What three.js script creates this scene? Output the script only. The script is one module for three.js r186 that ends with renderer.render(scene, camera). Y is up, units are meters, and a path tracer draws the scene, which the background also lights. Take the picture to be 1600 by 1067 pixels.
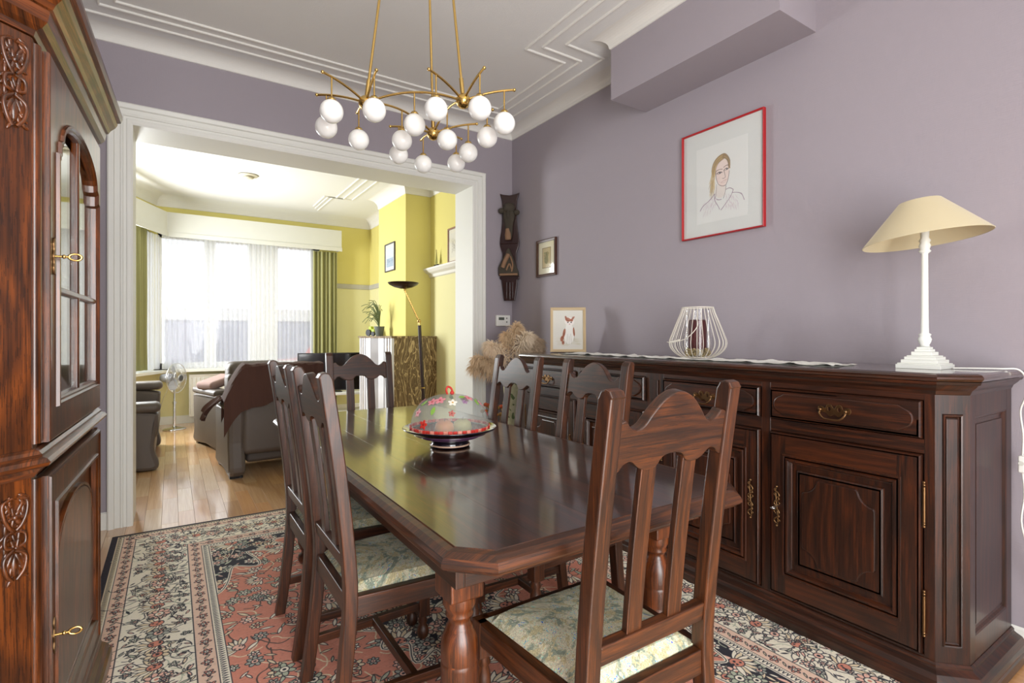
import * as THREE from 'three';
import { RoundedBoxGeometry } from 'three/addons/geometries/RoundedBoxGeometry.js';
import { mergeGeometries } from 'three/addons/utils/BufferGeometryUtils.js';
import { RectAreaLightUniformsLib } from 'three/addons/lights/RectAreaLightUniformsLib.js';
import { ImprovedNoise } from 'three/addons/math/ImprovedNoise.js';

RectAreaLightUniformsLib.init();
const scene = new THREE.Scene();
// ---------- camera: level, 1.2 m above the floor, lens shifted a little down ----------
const camera = new THREE.PerspectiveCamera(2 * Math.atan(533.5 / 814) * 180 / Math.PI, 1600 / 1067, 0.05, 100);
const YAW = 33.17 * Math.PI / 180;
camera.position.set(0, 1.2, 0);
camera.lookAt(Math.sin(YAW), 1.2, -Math.cos(YAW));
camera.setViewOffset(1600, 1067, 0, 8.5, 1600, 1067);
// ---------- sky, daylight through the windows, exposure ----------
scene.background = new THREE.Color(0.86, 0.92, 1.0);
scene.backgroundIntensity = 2.4;
const renderer = new THREE.WebGLRenderer({ antialias: true });
renderer.toneMapping = THREE.LinearToneMapping;
renderer.toneMappingExposure = 1.0;
renderer.shadowMap.enabled = true;
function windowLight(w, h, [x, y, z], [tx, ty, tz], power, color) {
  const l = new THREE.RectAreaLight(color, power, w, h);
  l.position.set(x, y, z); l.lookAt(tx, ty, tz); l.name = 'window_daylight'; scene.add(l);
}
windowLight(1.8, 2.45, [0.35, 1.33, 1.36], [0.35, 1.33, 0], 11.5, new THREE.Color(1.0, 0.985, 0.965));          // garden window behind the camera
windowLight(0.62, 1.7, [-0.665, 1.67, -7.34], [0.335, 1.67, -6.865], 40, new THREE.Color(0.95, 0.98, 1.0));   // side light of the bay window

// ---------- helpers ----------
let seed = 7;
const rnd = () => { seed = (seed * 1664525 + 1013904223) >>> 0; return seed / 4294967296; };
const rr = (a, b) => a + (b - a) * rnd();
const NO = new ImprovedNoise();
const noise = (x, y, z = 0) => NO.noise(x, y, z);
const V3 = (x, y, z) => new THREE.Vector3(x, y, z);
const PI = Math.PI;
const used = {};
const numbered = (n) => { const k = used[n] = (used[n] ?? -1) + 1; return k ? n + '_' + String(k).padStart(3, '0') : n; };

function clean(g) {
  const o = g.index ? g.toNonIndexed() : g.clone();
  for (const k of Object.keys(o.attributes)) if (!['position', 'normal', 'uv'].includes(k)) o.deleteAttribute(k);
  if (!o.attributes.normal) o.computeVertexNormals();
  if (!o.attributes.uv) o.setAttribute('uv', new THREE.BufferAttribute(new Float32Array(o.attributes.position.count * 2), 2));
  o.morphAttributes = {};
  o.clearGroups();
  return o;
}
const merge = (list) => list.length === 1 ? clean(list[0]) : mergeGeometries(list.map(clean), false);
// uv in metres, the grain (v) along one axis
function metreUV(g, axis) {
  const p = g.attributes.position, uv = g.attributes.uv, ax = 'xyz'.indexOf(axis), ox = rnd() * 3, oy = rnd() * 3;
  const a = V3(), b = V3(), c = V3(), n = V3(), e = V3();
  for (let i = 0; i < p.count; i += 3) {
    a.fromBufferAttribute(p, i); b.fromBufferAttribute(p, i + 1); c.fromBufferAttribute(p, i + 2);
    n.subVectors(b, a).cross(e.subVectors(c, a));
    const m = [Math.abs(n.x), Math.abs(n.y), Math.abs(n.z)], d = m.indexOf(Math.max(...m));
    let U, W;
    if (d === ax) { U = (ax + 1) % 3; W = (ax + 2) % 3; } else { W = ax; U = 3 - ax - d; }
    for (let k = 0; k < 3; k++) { const q = [p.getX(i + k), p.getY(i + k), p.getZ(i + k)]; uv.setXY(i + k, q[U] + ox, q[W] + oy); }
  }
  return g;
}
function obj(name, geos, m, parent = scene, opt = {}) {
  let g = merge(Array.isArray(geos) ? geos : [geos]);
  if (opt.axis !== null) metreUV(g, opt.axis || 'y');
  const o = new THREE.Mesh(g, m);
  o.name = parent === scene ? numbered(name) : name; o.castShadow = o.receiveShadow = true;
  if (opt.label) o.userData.label = opt.label;
  if (opt.at) o.position.set(...opt.at);
  parent.add(o);
  return o;
}
function thing(name, label, category, at = [0, 0, 0], turn = 0, group) {
  const o = new THREE.Group(); o.name = numbered(name); o.position.set(...at); o.rotation.y = turn;
  o.userData = { label, category }; if (group) o.userData.group = group;
  scene.add(o); return o;
}
function tag(o, label, category, group) { o.userData.label = label; o.userData.category = category; if (group) o.userData.group = group; return o; }
function struct(name, geos, m, parent = scene, opt = {}) { const o = obj(name, geos, m, parent, opt); if (parent === scene) o.userData.kind = 'structure'; return o; }
function dup(o, at, turn, label) { const c = o.clone(); c.name = numbered(o.name.replace(/_\d+$/, '')); c.position.set(...at); c.rotation.y = turn; c.userData = { ...o.userData, label }; scene.add(c); return c; }

const box = (w, h, d, x = 0, y = 0, z = 0) => new THREE.BoxGeometry(w, h, d).translate(x, y, z);
const rb = (w, h, d, x = 0, y = 0, z = 0, r = 0.004, s = 2) => new RoundedBoxGeometry(w, h, d, s, Math.min(r, w / 2.01, h / 2.01, d / 2.01)).translate(x, y, z);
const span = (x0, x1, y0, y1, z0, z1, r = 0) => r ? rb(x1 - x0, y1 - y0, z1 - z0, (x0 + x1) / 2, (y0 + y1) / 2, (z0 + z1) / 2, r) : box(x1 - x0, y1 - y0, z1 - z0, (x0 + x1) / 2, (y0 + y1) / 2, (z0 + z1) / 2);
const lathe = (pts, seg = 32) => new THREE.LatheGeometry(pts.map(([r, y]) => new THREE.Vector2(Math.max(r, 0.0001), y)), seg);
const tube = (pts, r, seg = 24, rs = 8, closed = false) => new THREE.TubeGeometry(new THREE.CatmullRomCurve3(pts.map((p) => Array.isArray(p) ? V3(...p) : p), closed), seg, r, rs, closed);
const ball = (r, x, y, z, s = 16) => new THREE.SphereGeometry(r, s, s * 0.75 | 0).translate(x, y, z);
function rod(a, b, r0, r1 = r0, seg = 10) {
  const A = V3(...a), B = V3(...b), d = V3().subVectors(B, A), g = new THREE.CylinderGeometry(r1, r0, d.length(), seg);
  g.applyQuaternion(new THREE.Quaternion().setFromUnitVectors(V3(0, 1, 0), d.clone().normalize()));
  return g.translate((A.x + B.x) / 2, (A.y + B.y) / 2, (A.z + B.z) / 2);
}
function bar(a, b, w, h) {   // square bar, w across (horizontal), h the other way
  const A = V3(...a), B = V3(...b), d = V3().subVectors(B, A), g = new RoundedBoxGeometry(w, d.length(), h, 1, Math.min(w, h) * 0.12);
  const y = d.clone().normalize(), x = Math.abs(y.y) > 0.9 ? V3(1, 0, 0) : V3(-y.z, 0, y.x).normalize(), z = V3().crossVectors(x, y).normalize(); x.crossVectors(y, z);
  g.applyMatrix4(new THREE.Matrix4().makeBasis(x, y, z));
  return g.translate((A.x + B.x) / 2, (A.y + B.y) / 2, (A.z + B.z) / 2);
}
// sweep a profile [[inward, up], ...] along a path of [a, b] points; put(a, b, up) -> [x, y, z]; inward is to the left of the path
function sweep(path, profile, closed, put, caps = false) {
  const n = path.length, off = path.map((p, i) => {
    const q = path[(i + n - 1) % n], s = path[(i + 1) % n];
    let d1 = [p[0] - q[0], p[1] - q[1]], d2 = [s[0] - p[0], s[1] - p[1]];
    if (!closed && i === 0) d1 = d2; if (!closed && i === n - 1) d2 = d1;
    const l1 = Math.hypot(...d1), l2 = Math.hypot(...d2), n1 = [-d1[1] / l1, d1[0] / l1], n2 = [-d2[1] / l2, d2[0] / l2], k = 1 + n1[0] * n2[0] + n1[1] * n2[1];
    return [(n1[0] + n2[0]) / k, (n1[1] + n2[1]) / k];
  });
  const pos = [], P = (i, j) => { const k = i % n; return put(path[k][0] + off[k][0] * profile[j][0], path[k][1] + off[k][1] * profile[j][0], profile[j][1]); };
  for (let i = 0; i < (closed ? n : n - 1); i++) for (let j = 0; j + 1 < profile.length; j++) {
    const A = P(i, j), B = P(i + 1, j), C = P(i + 1, j + 1), D = P(i, j + 1);
    pos.push(...A, ...B, ...C, ...A, ...C, ...D);
  }
  if (caps && !closed) for (const i of [0, n - 1]) for (let j = 1; j + 1 < profile.length; j++) pos.push(...P(i, 0), ...P(i, i ? j : j + 1), ...P(i, i ? j + 1 : j));
  const g = new THREE.BufferGeometry();
  g.setAttribute('position', new THREE.Float32BufferAttribute(pos, 3)); g.computeVertexNormals();
  return g;
}
const rectPath = (x0, x1, y0, y1) => [[x0, y0], [x1, y0], [x1, y1], [x0, y1]];
const inXY = (z = 0) => (a, b, c) => [a, b, z + c];
const inXZ = (y = 0) => (a, b, c) => [a, y + c, -b];   // b counts towards -z
function slab(path, depth, bevel = 0.003, holes = []) {
  const s = new THREE.Shape(path.map(([x, y]) => new THREE.Vector2(x, y)));
  for (const h of holes) s.holes.push(new THREE.Path(h.map(([x, y]) => new THREE.Vector2(x, y))));
  return new THREE.ExtrudeGeometry(s, { depth: depth - 2 * bevel, bevelEnabled: bevel > 0, bevelThickness: bevel, bevelSize: bevel, bevelOffset: -bevel, bevelSegments: 2, curveSegments: 8 }).translate(0, 0, bevel);
}
const spline = (pts, n = 40, closed = false) => new THREE.CatmullRomCurve3(pts.map(([x, y]) => V3(x, y, 0)), closed, 'catmullrom', 0.5).getPoints(n).map((p) => [p.x, p.y]);
const flip = (g) => g.rotateX(-PI / 2);   // xy shape laid flat, its depth upward

// ---------- textures ----------
function canvas(w, h, draw) {
  const c = document.createElement('canvas'); c.width = w; c.height = h; draw(c.getContext('2d'), w, h);
  const t = new THREE.CanvasTexture(c); t.colorSpace = THREE.SRGBColorSpace; t.wrapS = t.wrapT = THREE.RepeatWrapping; return t;
}
function pixelTex(w, h, f, srgb = true) {
  const d = new Uint8Array(w * h * 4);
  for (let y = 0; y < h; y++) for (let x = 0; x < w; x++) { const c = f(x / w, y / h, x, y), i = (y * w + x) * 4; d[i] = c[0]; d[i + 1] = c[1]; d[i + 2] = c[2]; d[i + 3] = 255; }
  const t = new THREE.DataTexture(d, w, h); if (srgb) t.colorSpace = THREE.SRGBColorSpace; t.magFilter = THREE.LinearFilter; t.wrapS = t.wrapT = THREE.RepeatWrapping; t.needsUpdate = true; return t;
}
const mixc = (a, b, t) => a.map((v, i) => v + (b[i] - v) * Math.max(0, Math.min(1, t)));
// periodic noise along both axes
const pn = (u, v, fu, fv, z) => { const a = u * 2 * PI, b = v * 2 * PI, ru = fu / 6.28, rv = fv / 6.28; return noise(Math.cos(a) * ru + z, Math.sin(a) * ru + Math.cos(b) * rv, Math.sin(b) * rv + z * 1.7); };
function woodTex(dark, mid, light, z) {
  return pixelTex(512, 1024, (u, v) => {
    const warp = pn(u, v, 4, 3, z) * 0.35 + pn(u, v, 9, 5, z + 3) * 0.12;
    const ring = 0.5 + 0.5 * Math.sin((u * 9 + warp * 5) * 2 * PI);
    const fibre = pn(u, v, 150, 7, z + 9) * 0.5 + pn(u, v, 60, 4, z + 5) * 0.5;
    const pore = pn(u, v, 260, 22, z + 14);
    let c = mixc(mid, light, 0.35 * ring + 0.55 * fibre + 0.1);
    c = mixc(c, dark, 0.4 * (1 - ring) * 0.6 + Math.max(0, -fibre) * 1.0 + (pore > 0.26 ? 0.45 : 0) + Math.max(0, pn(u, v, 3, 2, z + 20)) * 0.6);
    c = mixc(c, light, Math.max(0, pn(u, v, 4, 3, z + 27) - 0.05) * 0.6);
    return c;
  });
}
function scaled(t, w, h) { const c = t.clone(); c.repeat.set(1 / w, 1 / h); c.needsUpdate = true; return c; }
const woodDark = woodTex([24, 13, 6], [64, 34, 15], [118, 64, 28], 1.3), woodWarm = woodTex([46, 26, 12], [104, 62, 30], [172, 104, 50], 4.1);
const S = (o) => new THREE.MeshStandardMaterial(o), Ph = (o) => new THREE.MeshPhysicalMaterial(o);
const oakTop = Ph({ map: scaled(woodDark, 0.55, 1.5), color: 0xbca68e, roughness: 0.3, clearcoat: 1, clearcoatRoughness: 0.1 });
const oakSide = Ph({ map: scaled(woodDark, 0.4, 1.3), color: 0xbca68e, roughness: 0.42, clearcoat: 0.35, clearcoatRoughness: 0.22 });
const oakChair = Ph({ map: scaled(woodWarm, 0.3, 1.0), color: 0xa89680, roughness: 0.44, clearcoat: 0.3, clearcoatRoughness: 0.3 });
const oakLeg = Ph({ map: scaled(woodWarm, 0.3, 1.0), color: 0xe0c0a8, roughness: 0.36, clearcoat: 0.4, clearcoatRoughness: 0.25 });
const oakCab = Ph({ map: scaled(woodWarm, 0.35, 1.1), color: 0xd4b890, roughness: 0.36, clearcoat: 0.5, clearcoatRoughness: 0.2 });
const oakCarve = Ph({ map: scaled(woodWarm, 0.2, 0.4), color: 0xd4b890, roughness: 0.32, clearcoat: 0.5, clearcoatRoughness: 0.2 });
const weave = pixelTex(256, 256, (u, v, x, y) => { const s = 128 + 40 * Math.sin(x * PI / 2) * Math.sin(y * PI / 2) + 50 * pn(u, v, 60, 8, 2) + 50 * pn(u, v, 8, 60, 6); return [s, s, s]; }, false);
const grain = pixelTex(256, 256, (u, v) => { const s = 128 + 90 * pn(u, v, 40, 40, 2) + 60 * pn(u, v, 90, 90, 6); return [s, s, s]; }, false);
const bump = (t, w) => scaled(t, w, w);
function paint(hex, rough, t = weave, size = 0.25, depth = 0.0006) { return S({ color: hex, roughness: rough, bumpMap: bump(t, size), bumpScale: depth }); }
const lilac = paint(0x9e969d, 0.85), lilacBack = lilac;
const white = paint(0xe6e6df, 0.45, grain, 0.3, 0.0003), ceilingWhite = paint(0xe4e4e2, 0.9, grain, 0.25, 0.0008), plaster = paint(0xe4e2dc, 0.7, grain, 0.3, 0.0004);
const yellow = paint(0xdacf7e, 0.85, grain, 0.2, 0.0006), paleYellow = paint(0xded8a4, 0.8, grain, 0.2, 0.0004);
const brass = S({ color: 0xd6b46c, metalness: 1, roughness: 0.22 }), oldBrass = S({ color: 0x826444, metalness: 1, roughness: 0.38 }), chrome = S({ color: 0xd0d2d4, metalness: 1, roughness: 0.15 });
const black = S({ color: 0x0d0d10, roughness: 0.3 }), whitePlastic = S({ color: 0xe8e8e2, roughness: 0.4 });
const clearGlass = Ph({ color: 0xffffff, roughness: 0.02, transmission: 1, thickness: 0, ior: 1.5 });

// ================= THE SETTING =================
const ZB = -4.09, ZB2 = -4.39, XR = 2.674, XL = -0.66, ZN = 1.3, CE = 3.1, ZW = -8.49, XR2 = 2.744, XL2 = -0.95;
// floor of narrow oak strips
const floor = struct('floor', span(-1.3, 3.2, -0.15, -0.012, -9.0, 1.6), S({ color: 0x7a5a3c, roughness: 0.8 }), scene, { axis: 'z' });
{
  const ft = pixelTex(256, 512, (u, v) => { const f = pn(u, v, 40, 4, 31) * 0.6 + pn(u, v, 110, 8, 37) * 0.4, k = 0.5 + 0.5 * Math.sin((u * 3 + pn(u, v, 3, 2, 33) * 1.2) * 2 * PI); return mixc([204, 164, 120], [234, 204, 164], 0.5 + f * 0.7 + (k - 0.5) * 0.2); });
  const fm = [0xffffff, 0xf0e4d8, 0xfff2e0, 0xe6d4c0, 0xf6dcc0].map((c) => Ph({ map: scaled(ft, 0.18, 0.9), color: c, roughness: 0.3, clearcoat: 1, clearcoatRoughness: 0.09 }));
  const W = 0.092, L = 0.62, geos = []; for (let k = 0; k < 4; k++) geos.push(metreUV(clean(rb(W - 0.0009, 0.012, L - 0.0009, 0, -0.006, 0, 0.0008, 1)), 'z'));
  const rest = [], shown = [];
  for (let i = 0, x = -1.25; x < 2.8; x += W, i++) for (let z = -8.45 - (i * 0.37 % 1) * L; z < 1.3; z += L) {
    const seen = (z < -3.7 && z > -8.3 && x > -0.35 && x < 0.95 && x > -0.0 + (z + 3.7) * 0.03 - 0.4) || (x > 2.1 && z > -1.6 && z < -0.1);
    (seen ? shown : rest).push([x + W / 2, z + L / 2]);
  }
  shown.forEach(([x, z], k) => { if (k >= 290) { rest.push([x, z]); return; } const m = new THREE.Mesh(geos[k % 4], fm[(rnd() * 5) | 0]); m.name = 'plank'; m.position.set(x, 0, z); m.receiveShadow = m.castShadow = true; floor.add(m); });
  const far = obj('planks', rest.map(([x, z]) => box(W - 0.0009, 0.012, L - 0.0009, x, -0.006, z)), fm[1], floor, { axis: 'z' }); far.userData.kind = 'stuff';
}
// walls with thickness
struct('wall_right', [span(XR, XR + 0.25, 0, CE + 0.15, ZB, ZN + 0.2)], lilac);
const beam = struct('wall_chimney_beam', span(2.35, XR + 0.02, 2.706, CE + 0.1, -2.44, -1.337), lilac);
struct('wall_left', [span(XL - 0.2, XL, 0, CE + 0.15, ZB, ZN + 0.2)], lilac);
const OX0 = -0.204, OX1 = 2.243, OY = 2.536;
struct('wall_back', [span(XL - 0.4, OX0 - 0.012, 0, CE + 0.15, ZB2, ZB), span(OX1 + 0.012, XR + 0.25, 0, CE + 0.15, ZB2, ZB), span(OX0 - 0.012, OX1 + 0.012, OY + 0.012, CE + 0.15, ZB2, ZB)], lilacBack);
const NX0 = -0.6, NX1 = 1.3, NY1 = 2.62;   // glazed garden doors behind the camera
struct('wall_near', [span(XL - 0.2, NX0, 0, CE + 0.15, ZN, ZN + 0.2), span(NX1, XR + 0.25, 0, CE + 0.15, ZN, ZN + 0.2), span(NX0, NX1, NY1, CE + 0.15, ZN, ZN + 0.2)], lilac);
{ const f = (x0, x1, y0, y1) => span(x0, x1, y0, y1, ZN + 0.02, ZN + 0.05), mid = (NX0 + NX1) / 2;
  const w = struct('window_2', [f(NX0, NX0 + 0.05, 0, NY1), f(NX1 - 0.05, NX1, 0, NY1), f(mid - 0.03, mid + 0.03, 0, NY1), f(NX0, NX1, 0, 0.08), f(NX0, NX1, NY1 - 0.05, NY1)], white);
  for (const s of [-1, 1]) obj('pane', span(mid + (s < 0 ? NX0 - mid + 0.05 : 0.03), mid + (s < 0 ? -0.03 : NX1 - mid - 0.05), 0.08, NY1 - 0.05, ZN + 0.033, ZN + 0.037), clearGlass, w); }
const ceil = struct('ceiling', [span(XL - 0.2, XR + 0.25, CE, CE + 0.15, ZB2, ZN + 0.2)], ceilingWhite);
{ // plaster beads that follow the walls and step round the beam
  const bead = [[-0.007, 0], [-0.006, -0.009], [0, -0.012], [0.006, -0.009], [0.007, 0]];
  for (const d of [0.2, 0.31, 0.39]) {
    const path = [[XL + d, -ZN + d], [XR - d, -ZN + d], [XR - d, 1.337 - d], [2.35 - d, 1.337 - d], [2.35 - d, 2.44 + d], [XR - d, 2.44 + d], [XR - d, -ZB - d], [XL + d, -ZB - d]];
    obj('bead_moulding', sweep(path, bead, true, inXZ(CE)), plaster, ceil);
  }
}
const coveProfile = (h, w) => { const p = [[0, -h - 0.008], [0.008, -h - 0.006], [0.01, -h + 0.004]]; for (let k = 1; k <= 8; k++) { const a = k / 8 * PI / 2; p.push([0.01 + (w - 0.01) * (1 - Math.cos(a)), -h + 0.004 + (h - 0.004) * Math.sin(a)]); } return p; };
struct('trim_1', [sweep([[2.35, 1.337], [2.35, 2.44], [XR, 2.44], [XR, -ZB], [XL, -ZB], [XL, -ZN], [XR, -ZN], [XR, 1.337]], coveProfile(0.062, 0.1), true, inXZ(CE))], plaster);
// opening to the living room: lining and casing
{
  struct('trim_2', [span(OX0 - 0.012, OX0, 0, OY, ZB2, ZB), span(OX1, OX1 + 0.012, 0, OY, ZB2, ZB), span(OX0 - 0.012, OX1 + 0.012, OY, OY + 0.012, ZB2, ZB)], white);
  const prof = [[0, 0], [0, 0.018], [0.012, 0.024], [0.03, 0.024], [0.034, 0.018], [0.048, 0.018], [0.052, 0.026], [0.062, 0.026], [0.066, 0.019], [0.092, 0.019], [0.098, 0.032], [0.122, 0.036], [0.13, 0.03], [0.13, 0]].map(([a, b]) => [-a, b]);
  const path = [[OX0, 0], [OX0, OY], [OX1, OY], [OX1, 0]].reverse();
  struct('trim_3', [sweep(path, prof, false, inXY(ZB), true)], white);
  struct('trim_4', [sweep(path, prof, false, (a, b, c) => [a, b, ZB2 - c], true)], white);
}
const skirt = [[0, 0], [0, 0.1], [0.006, 0.108], [0.014, 0.1], [0.016, 0]];
const skirting = (name, path) => struct(name, [sweep(path, skirt.map(([a, b]) => [a, b]), false, inXZ(0), true)], white);
skirting('baseboard_right', [[XR, -ZN], [XR, -ZB], [OX1 + 0.13, -ZB]]);
skirting('baseboard_back', [[OX0 - 0.13, -ZB], [XL, -ZB]]);
skirting('baseboard_left', [[XL, -ZB], [XL, -ZN]]);
// ---- living room shell ----
const bay = [[-0.17, ZW], [-0.85, -7.05]];   // slanted side of the bay
struct('wall_living_right', [span(XR2, XR2 + 0.25, 0, 2.0, ZW - 0.2, ZB2)], paleYellow);
struct('wall_living_right_upper', [span(XR2, XR2 + 0.25, 2.0, CE + 0.15, ZW - 0.2, ZB2)], yellow);
struct('wall_living_left', [span(XL2 - 0.2, XL2, 0, CE + 0.15, -7.1, ZB2)], yellow);
struct('wall_living_back', [span(OX1 + 0.13, XR2, 0, CE, ZB2 - 0.02, ZB2)], paleYellow);
struct('wall_chimney_breast', [span(2.412, XR2, 0, CE, -7.07, -6.08)], yellow);
// window wall: opening x -0.12 .. 1.95, y 0.75 .. 2.62
struct('wall_window', [span(1.95, XR2 + 0.2, 0, 2.0, ZW - 0.25, ZW), span(-0.35, 1.95, 0, 0.73, ZW - 0.25, ZW)], paleYellow);
struct('wall_window_upper', [span(1.95, XR2 + 0.2, 2.0, CE + 0.15, ZW - 0.25, ZW), span(-0.35, 1.95, 2.62, CE + 0.15, ZW - 0.25, ZW)], yellow);
{ // slanted bay wall, with a window light in it
  const a = Math.atan2(bay[1][0] - bay[0][0], bay[1][1] - bay[0][1]), len = Math.hypot(bay[1][0] - bay[0][0], bay[1][1] - bay[0][1]);
  const put = (g) => g.rotateY(a).translate(bay[0][0], 0, bay[0][1]);
  struct('wall_bay', [put(span(-0.22, 0, 0, 0.73, -0.1, len + 0.1))], paleYellow);
  struct('wall_bay_upper', [put(span(-0.22, 0, 2.62, CE + 0.15, -0.1, len + 0.1)), put(span(-0.22, 0, 0.73, 2.62, -0.12, -0.02)), put(span(-0.22, 0, 0.73, 2.62, len - 0.04, len + 0.12))], yellow);
  const w = struct('window_3', [put(span(-0.16, -0.1, 0.73, 0.8, 0, len)), put(span(-0.16, -0.1, 2.55, 2.62, 0, len)), put(span(-0.16, -0.1, 0.73, 2.62, 0, 0.07)), put(span(-0.16, -0.1, 0.73, 2.62, len - 0.1, len - 0.03))], white);
  obj('pane', put(span(-0.135, -0.131, 0.8, 2.55, 0.07, len - 0.1)), clearGlass, w);
  struct('trim_6', [put(span(-0.2, 0.2, 0.715, 0.75, -0.05, len)), span(-0.2, 1.98, 0.715, 0.75, ZW - 0.2, ZW + 0.2)], white);
}
{
  const w = struct('window_1', [span(-0.17, -0.11, 0.75, 2.62, ZW - 0.12, ZW - 0.04), span(0.39, 0.53, 0.75, 2.62, ZW - 0.14, ZW - 0.02), span(0.95, 1.34, 0.75, 2.62, ZW - 0.16, ZW - 0.02), span(1.83, 1.95, 0.75, 2.62, ZW - 0.12, ZW - 0.04), span(-0.17, 1.95, 0.75, 0.83, ZW - 0.12, ZW - 0.04), span(-0.17, 1.95, 2.54, 2.62, ZW - 0.12, ZW - 0.04)], white);
  for (const [a, b] of [[-0.11, 0.39], [0.53, 0.95], [1.34, 1.83]]) obj('pane', span(a, b, 0.83, 2.54, ZW - 0.08, ZW - 0.076), clearGlass, w);
}
const ceil2 = struct('ceiling_living', [span(XL2 - 0.4, XR2 + 0.25, CE, CE + 0.15, ZW - 0.3, ZB2)], ceilingWhite);
struct('trim_5', [sweep([[XR2, -ZB2], [XR2, 6.08], [2.412, 6.08], [2.412, 7.07], [XR2, 7.07], [XR2, -ZW], [-0.17, -ZW], [-0.85, 7.05], [XL2, 6.9], [XL2, -ZB2]], coveProfile(0.14, 0.14), true, inXZ(CE))], plaster);
{
  const bead = [[-0.01, 0], [-0.008, -0.012], [0.008, -0.012], [0.01, 0]];
  for (const d of [0.3, 0.42, 0.52]) obj('bead_moulding', sweep([[2.412 - d, 5.6], [2.412 - d, 7.3], [2.0 - d / 2, 7.3], [2.0 - d / 2, -ZW - d]], bead, false, inXZ(CE)), plaster, ceil2);
}
struct('trim_7', [sweep([[2.412 + 0.33, -ZB2], [XR2, 6.08]], [[0, 1.93], [0.02, 1.94], [0.03, 1.97], [0.07, 1.99], [0.1, 2.02], [0.1, 2.04], [0, 2.04]], false, inXZ(0), true)], plaster);   // ledge in the alcove
struct('trim_8', [sweep([[XR2, 7.07], [XR2, -ZW], [1.96, -ZW]], [[0, 1.96], [0.014, 1.965], [0.018, 2.0], [0.014, 2.035], [0, 2.04]], false, inXZ(0), true)], S({ color: 0xb4b0a4, roughness: 0.7 }));
skirting('baseboard_living', [[XR2, 7.07], [XR2, -ZW], [-0.17, -ZW], [-0.85, 7.05], [XL2, 6.9], [XL2, -ZB2]]);

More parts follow.
